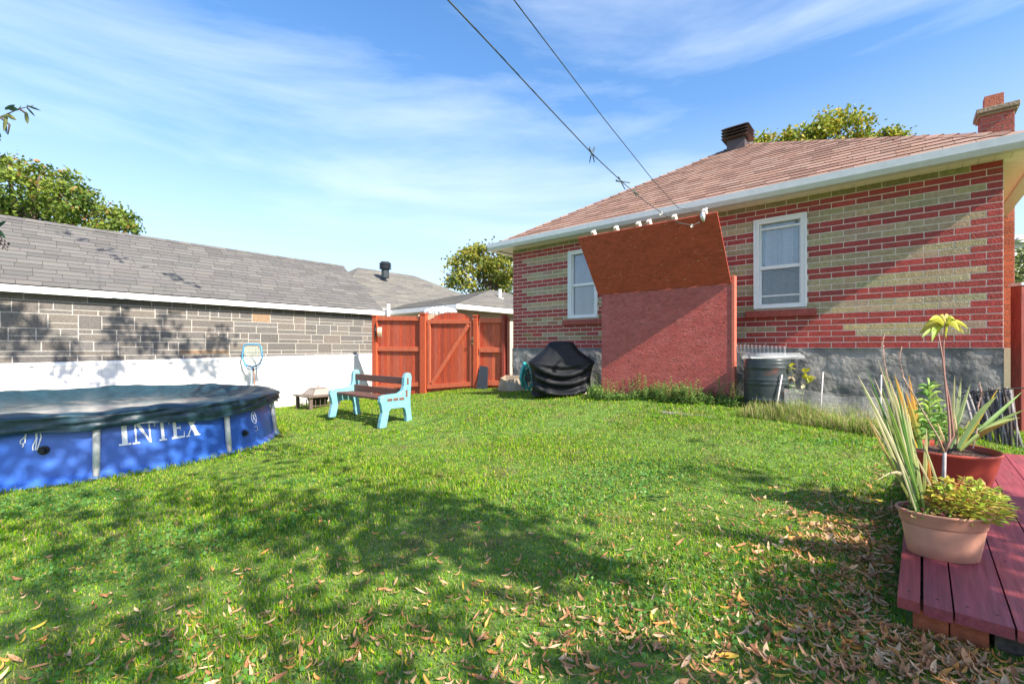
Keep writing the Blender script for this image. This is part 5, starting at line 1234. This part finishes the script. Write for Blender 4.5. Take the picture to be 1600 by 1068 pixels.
# garden bed weeds
def strip(u0,u1,d0,d1):
    def f(n):
        u=rng.uniform(u0,u1,n); d=rng.uniform(d0,d1,n); x=A0.x+U.x*u+N.x*d; y=A0.y+U.y*u+N.y*d
        k=.75+.4*np.sin(u*5.1)*np.cos(d*7+u*2.2)+rng.normal(0,.15,n); return np.c_[x,y,np.clip(k,.3,1.5)]
    return f
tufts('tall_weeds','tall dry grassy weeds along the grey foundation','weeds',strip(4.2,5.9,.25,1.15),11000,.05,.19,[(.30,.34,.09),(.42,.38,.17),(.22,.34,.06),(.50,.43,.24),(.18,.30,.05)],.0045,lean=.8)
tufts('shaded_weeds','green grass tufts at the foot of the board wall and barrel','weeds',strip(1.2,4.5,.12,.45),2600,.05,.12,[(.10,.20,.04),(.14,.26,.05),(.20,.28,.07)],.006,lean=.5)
def mint():
    random.seed(5); mb=MB(); stems=[]
    for i in range(420):
        u=random.uniform(PU0-.12,PU1+.25); d=PD+random.uniform(.03,.30)+.05*math.sin(u*6); 
        big=random.random()<.07; hgt=random.uniform(.07,.17)*(1+.5*math.sin(u*4.3)) if not big else random.uniform(.2,.33)
        p=H(u,d,0); p.z=gz(p.x,p.y); n=int(5+hgt*60); lx,ly=random.uniform(-.15,.15),random.uniform(-.1,.1)
        mb.tube([p,p+Vector((lx*hgt,ly*hgt,hgt))],.0022,4,(.15,.2,.06))
        for k in range(n):
            t=(k+1)/n; q=p+Vector((lx*hgt*t,ly*hgt*t,hgt*t)); a=k*2.4+i; l=random.uniform(.03,.055)*(1.1-.5*t); leafp(mb,q,Vector((math.cos(a),math.sin(a),.35)),l,l*.5,jit(random.choice([(.18,.34,.08),(.26,.44,.12),(.13,.26,.06),(.36,.50,.16)]),.2))
    tag(mb.build('mint_patch',M_leaf),'leafy green mint patch along the foot of the board wall','ground plants',kind='stuff')
    # yellow-leaved climber by the barrel
    root=empty('yellow_leaf_plant',dz(W(1245,640,5.0)),'pale plant with a few bright yellow leaves right of the barrel','plant'); mb=MB()
    S=lambda x,y,d=0: W(x,y,5.0+d)
    for pts in ([(1246,640),(1243,610),(1240,590),(1235,572)],[(1250,640),(1256,610),(1262,585)],[(1247,640),(1236,620),(1233,600)]): mb.tube([S(*p) for p in pts],.003,5,(.25,.3,.12))
    for (x,y,l,c) in ((1234,573,.085,(.62,.60,.05)),(1258,582,.10,(.62,.60,.05)),(1265,587,.09,(.58,.55,.06)),(1237,588,.07,(.55,.42,.30)),(1256,601,.07,(.60,.56,.38)),(1249,615,.06,(.55,.55,.35)),(1235,602,.06,(.35,.45,.25)),(1242,608,.07,(.28,.40,.2)),(1247,622,.06,(.30,.42,.15)),(1252,627,.05,(.5,.5,.1)),(1233,615,.06,(.25,.38,.15)),(1262,590,.08,(.5,.55,.1)),(1240,625,.06,(.2,.34,.1))):
        for k in range(4): a=random.uniform(0,6.28); leafp(mb,S(x,y,random.uniform(-.04,.04)),Vector((math.cos(a),-.4,math.sin(a)-.3)),l*.8,l*.6,jit(c,.1))
    mb.build('leaves',M_leaf,root)
    mb=MB(); a=G(1032,646); 
    mb.boxf(a+Vector((0,0,-.02)),Vector((U.x,U.y,0))*.62,Vector((-N.x,-N.y,0))*.08,(0,0,.045)); tag(mb.build('edging_stone',mat('grey_stone_edge',(.22,.20,.19),.9,.3,12,bump=.5,bscale=30),bevel=.01),'flat grey edging stone lying at the lawn edge below the board wall','stone')
    # crumpled cloth/stones at bbq foot
    mb=MB(); c=dz(W(908,607,6.9)); rr=[]
    for (r,z) in ((1,0),(.9,.4),(.55,.8),(.1,.95)): rr.append([c+Vector((.10*r*math.cos(t)*(1+.15*math.sin(3*t)),.08*r*math.sin(t),.09*z)) for t in [k*math.pi/8 for k in range(16)]])
    mb.loft(rr,capt=True); tag(mb.build('garden_stone',mat('pale_stone',(.42,.38,.36),.9,.2,12,bump=.5,bscale=30),smooth=True),'small pale stone beside the right foot of the barbecue cover','stone')
mint()
# ================================================================ FALLEN LEAVES
def fallen():
    pts=[]
    def add(px,py,n,sx,sy):
        for _ in range(int(n*1.9)):
            x=random.gauss(px,sx*1.1); y=random.gauss(py,sy*1.1)
            if 640<y<1110 and -60<x<1660: pts.append((x,y))
    random.seed(11)
    for _ in range(2500): 
        y=random.uniform(660,1085)**1.0; x=random.uniform(0,1560)
        if random.random()<((y-620)/460)*(.5+.5*x/1500)**1.0: pts.append((x,y))
    add(1300,825,230,55,28); add(1350,860,260,60,40); add(1330,930,150,80,50); add(1380,1000,260,110,45); add(1100,960,190,160,60); add(1150,820,120,120,40); add(1500,1030,170,80,28); add(1380,790,60,20,40); add(1360,650,16,30,12); add(650,980,170,200,60); add(1000,1000,150,160,40); add(250,980,60,150,60); add(700,860,40,150,30); add(1370,700,40,20,30)
    nu,nv=5,3; V=[];Q=[];Cc=[]; b=0
    for (px,py) in pts:
        g=None; Y=1.0*F/(py-HY); 
        pp=G0(px,py) 
        if pp is None: continue
        x,y,z=pp
        rel=Vector((x-DC.x,y-DC.y,0)); 
        if rel.dot(DB)>-.02 and rel.dot(DA)>0: 
            continue
        if math.hypot(x+5.33,y-5.92)<2.05: continue
        l=random.choice([random.uniform(.015,.04),random.uniform(.02,.062)])*(1.2 if (px>1150 and py>780) else 1)*(1.15 if random.random()<.2 else 1); wd=l*random.uniform(.18,.36); cu=random.uniform(.3,1.6)*random.choice([-1,1]); bend=random.uniform(.6,3.0); rot=Matrix.Rotation(random.uniform(0,6.28),3,'Z')@Matrix.Rotation(random.gauss(0,.45),3,'X')@Matrix.Rotation(random.gauss(0,.35),3,'Y')
        col=np.array(random.choice([(.42,.21,.10),(.52,.29,.15),(.60,.37,.20),(.34,.15,.07),(.64,.43,.26),(.46,.21,.09),(.60,.27,.07)]))*random.uniform(.8,1.15)
        if random.random()<.03: col=np.array((.55,.38,.05))
        for i in range(nu):
            t=i/(nu-1); w_=wd*math.sin(math.pi*min(.97,max(.06,t*.92+.05)))
            for j in range(nv):
                s=(j/(nv-1)-.5)*2; a=bend*(t-.5); R_=l/max(.3,bend)
                p=Vector((math.sin(a)*R_, s*w_*.5*math.cos(cu*abs(s)*.6), (1-math.cos(a))*R_*random.choice([1,1])+abs(s)*w_*.35*math.sin(cu)))
                p=rot@p; V.append((x+p.x,y+p.y,z+.014+max(-.01,p.z))); Cc.append(col*(1.0 if j==1 else .93))
        for i in range(nu-1):
            for j in range(nv-1): q=b+i*nv+j; Q.append((q,q+1,q+nv+1,q+nv))
        b+=nu*nv
    o=npmesh('fallen_leaves',np.array(V),np.array(Q),np.array(Cc),mat('dry_leaf',attr=True,rough=.7,var=.2,nscale=25,sub=.15),smooth=True)
    tag(o,'curled tan fallen leaves scattered over the lawn','leaves',kind='stuff')
def G0(px,py):
    Y=1.05*F/(py-HY)
    for _ in range(8):
        Y=.35*Y+.65*(CZ-gz((px-CX)/F*Y,Y))*F/(py-HY)
    if not (.8<Y<11): return None
    x=(px-CX)/F*Y; return x,Y,gz(x,Y)
fallen()
# ================================================================ OVERHANGING TREE outside the frame (casts the dappled shade)
def clover():
    n=26000; y=np.sqrt(rng.uniform(1.1,16,n)); x=rng.uniform(-1.24,1.24,n)*y; ok=poly_mask(x,y); x=x[ok]; y=y[ok]
    f=np.sin(x*2.7+1.1*np.sin(y*3.1))+np.cos(y*3.9-x*1.3)+rng.normal(0,.35,len(x)); ok=f>.75; x=x[ok]; y=y[ok]
    P=np.c_[x,y,gz_arr(x,y)+rng.uniform(.012,.032,len(x))]; c=np.array([(.07,.19,.04),(.10,.25,.05),(.14,.30,.07)])[rng.integers(0,3,len(x))]*rng.uniform(.8,1.2,(len(x),1))
    v,q,cc=leaf_cloud(P,.017,c,up=3.0,aspect=.95); tag(npmesh('clover',v,q,cc,M_leaf),'small round clover leaves in patches through the foreground lawn','clover',kind='stuff')
clover()
def outside(p):
    r=p-Vector((0,0,CZ))
    if r.y<=.02: return True
    return abs(r.x/r.y)>1.25 or r.z/r.y>.86
def shade_tree():
    random.seed(17)
    T=[]  # (target point, radius, leaves)
    def g(px,py,r,n): 
        p=G0(px,py)
        if p: T.append((Vector(p),r*(.8 if (py>880 and px<800) else 1),int(n*(.55 if (py>880 and px<800) else 1.25))))
    # pool front / cover and lawn to its right
    for (px,py,r,n) in ((465,715,.42,50),(430,700,.35,40),(520,728,.3,26),(380,745,.4,45),(300,775,.4,40),(220,790,.4,50),(130,800,.5,60),(40,830,.5,60),
        (420,790,.32,50),(480,800,.32,60),(540,790,.3,50),(600,790,.3,60),(650,780,.3,60),(700,790,.28,60),(740,800,.26,50),(790,820,.24,50),(840,850,.22,50),(880,870,.2,40),(930,890,.16,28),(700,830,.28,60),(620,830,.28,60),(560,850,.26,50),(760,850,.24,50),(810,880,.2,40),(660,870,.22,40),(480,850,.26,40),(400,830,.3,45),(330,810,.3,40),
        (60,900,.28,50),(130,870,.3,40),(60,960,.25,45),(140,960,.22,36),(40,1040,.22,40),(130,1030,.2,36),(200,1000,.2,30),(250,930,.2,26),(300,870,.24,34),(230,1050,.16,30),(420,900,.18,16),(470,960,.18,30),(560,960,.18,30),(600,1010,.14,24),(540,1040,.14,24),(740,930,.14,18),(700,980,.12,16),(960,1040,.10,18),(1030,1050,.10,20),(900,1060,.10,16),(760,1060,.1,14),(590,885,.2,30),(380,960,.14,14),
        (1060,745,.14,10),(1120,738,.16,14),(1180,745,.14,16),
        (1300,915,.12,36),(1350,930,.14,50),(1270,960,.12,36),(1340,980,.14,50),(1400,940,.13,50),(1400,1000,.14,50),(1290,1020,.12,40),(1350,1050,.14,46),(1430,1050,.14,44),(1480,1020,.14,44),(1240,1060,.1,26),(1550,1040,.15,46),
        (1100,690,.1,5),(660,735,.2,8)): g(px,py,r,n)
    # on the pool wall and cover
    for (x,y,z,r,n) in ((-4.6,4.2,.35,.4,90),(-4.3,4.5,.1,.3,46),(-3.75,5.1,.5,.22,30),(-3.55,5.6,.15,.22,24),(-3.4,6.2,.35,.24,26),(-5.2,5.0,.7,.5,80),(-4.4,6.0,.7,.45,60),(-5.6,6.4,.7,.45,40),(-5.0,7.2,.7,.3,22),(-6.3,5.5,.6,.4,40),(-5.3,3.9,.4,.4,80),(-3.95,4.8,.62,.25,46)):
        T.append((Vector((x,y,z)),r,int(n*2.0)))
    rs=random.Random(4)
    for k_ in range(-1,4):
        for t_ in (.1,.3,.5,.7,.9):
            a_=math.radians(-50+36*k_); b_=math.radians(-50+36*(k_+1)); p0=Vector((-5.33+1.93*math.cos(a_),5.92+1.93*math.sin(a_))); p1=Vector((-5.33+1.93*math.cos(b_),5.92+1.93*math.sin(b_))); p_=p0.lerp(p1,t_)
            for z_ in (.08,.34,.6):
                if rs.random()<(.30 if z_<.5 else .45): continue
                T.append((Vector((p_.x,p_.y,z_)),.17,34))
    # spots on the garage wall and its roof
    for (px,py,r,n) in ((0,520,.3,60),(10,500,.25,40),(100,575,.16,18),(110,548,.14,14),(185,520,.20,34),(190,495,.1,20),(180,572,.16,34),(160,590,.14,22),(225,530,.20,34),(250,520,.16,20),(268,495,.16,16),(285,550,.20,36),(325,572,.18,30),(330,540,.16,24),(345,525,.18,22),(300,580,.12,18),(90,535,.14,10),(60,510,.12,10),(395,590,.12,10),(15,488,.1,14)):
        # intersect with garage plane
        dx=(px-CX)/F; # (dx*Y - GCx)*NGx + (Y-GCy)*NGy = .04
        Y=(GC.x*NG.x+GC.y*NG.y+.04)/(dx*NG.x+NG.y); T.append((W(px,py,Y),r*1.05,int(n*2.3)))
    for (px,py,r,n) in ((110,414,.11,14),(135,420,.08,8),(172,428,.07,8),(158,440,.07,6),(185,452,.10,12),(262,449,.11,14),(275,457,.1,12),(300,461,.10,12),(222,452,.05,4)):
        T.append((W(px,py,9.0-px*.000),r,n))
    # deck: leaf clumps added to shade most of it, in place of a railing
    for a in [i*.16 for i in range(0,12)]:
        for b in (.05,.25,.45,.7,.95): 
            q_=DC+DA*a+DB*b; bb=(c1+Vector((-.2,.24,0))-q_); bb.z=0
            if a<1.9 and bb.length>.30: T.append((DC+DA*a+DB*b+Vector((0,0,.0)),.13,22 if b>.1 or a<.4 else 12))
    P=[];SP=[]
    trunk=Vector((4.2,-5.0,0)); root=empty('yard_tree',trunk,'broad leafy yard tree standing behind the viewpoint','tree')
    limbs=MB(); top=Vector((3.4,-3.6,3.6)); limbs.tube([trunk+Vector((0,0,-.3)),trunk+Vector((-.1,.3,1.5)),top],[.28,.22,.17],12)
    for i,(t,r,n) in enumerate(T):
        k=random.uniform(6.2,7.6) if t.x<-1.5 or t.y>3 else random.uniform(4.0,5.4)
        while not outside(t+SV*k) or (t+SV*k).z<2.6: k+=.3
        # also margin
        k+=.25; c=t+SV*k
        for _ in range(int(n*1.0)):
            d=Vector((random.gauss(0,.5),random.gauss(0,.5),random.gauss(0,.5)))*r*1.15
            p=c+d+SV*random.uniform(-.0,.6)
            if outside(p): P.append(tuple(p))
        SP.append(c)
    P=np.array(P); col=lerpc((.05,.10,.02),(.12,.18,.03),rng.uniform(size=(len(P),1))); v,q,cc=leaf_cloud(P,.12,col,aspect=.62); npmesh('crown',v,q,cc,M_leaf,root)
    # limbs: a thin network joining clusters (coarse grid of hubs)
    hubs={}
    for c in SP: hubs.setdefault((round(c.x/1.6),round(c.y/1.6)),[]).append(c)
    for kx,cs in hubs.items():
        m=sum(cs,Vector())/len(cs); m=m+Vector((0,0,.1))
        if not outside(m): continue
        mid=top.lerp(m,.5)+Vector((0,0,.5))
        if outside(mid): limbs.tube([top,mid,m],[.012,.006,.003],5)
    limbs.build('trunk',M_bark,root,smooth=True)
shade_tree()
# twig reaching in at the left frame edge
def left_twig():
    random.seed(9); root=empty('overhanging_branch',(-5.2,2.6,gz(-5.2,2.6)),'dark leafy branch of a small tree reaching in at the left edge','branch')
    Y=3.0; mb=MB(); S=lambda x,y,d=0: W(x,y,Y+d)
    mb.tube([(-5.2,2.6,gz(-5.2,2.6)-.1),(-5.1,2.6,1.6),(-4.9,2.7,2.6),S(-120,190)],[.06,.045,.03,.012],8,(.08,.06,.05))
    for pts in ([(-120,190),(-40,200),(0,183),(30,170),(52,165)],[(-120,190),(-60,280),(-20,350),(2,380),(12,392)],[(0,183),(15,195),(12,210)],[(30,170),(42,178)],[(-40,200),(-15,215),(-6,222)]): mb.tube([S(*p) for p in pts],[.008,.006,.004,.003,.002][:len(pts)],6,(.07,.055,.04))
    mb.build('twig',mat('twig_bark',(.08,.06,.05),.8),root,smooth=True); mb=MB()
    def lf(x,y,x2,y2,wd,c,d=0): blade(mb,S(x,y,d),S(x2,y2,d+random.uniform(-.03,.03)),wd,c,n=6)
    dk=(.03,.07,.035); ol=(.16,.18,.06)
    for a in ((12,168,30,172,.035,dk),(8,170,24,164,.03,dk),(10,180,6,206,.035,ol),(10,178,26,188,.03,ol),(2,182,18,180,.025,ol),(42,165,64,173,.014,dk),(42,168,55,182,.014,dk),(40,176,44,194,.034,ol),(8,190,10,209,.02,dk),(-6,205,2,215,.03,dk),(-12,210,2,220,.03,dk),(-20,200,0,190,.03,ol),(-8,355,10,345,.03,dk),(-5,358,9,372,.03,dk),(-30,340,-5,330,.03,dk),(30,170,33,165,.01,dk)): lf(*a)
    for i in range(26): x=random.uniform(-4,13); y=372+ (x+4)*.9+random.uniform(-5,5); leafp(mb,S(x,y),Vector((random.uniform(-1,1),0,random.uniform(-1,1))),.02,.012,(.06,.05,.05))
    for i in range(60): x=random.uniform(-110,-8); y=random.uniform(180,400); lf(x,y,x+random.uniform(-15,15),y+random.uniform(5,22),.03,random.choice([dk,ol]))
    mb.build('leaves',M_leaf,root)
left_twig()
print('objects',len(sc.objects),'polys',sum(len(o.data.polygons) for o in sc.objects if o.type=='MESH'))
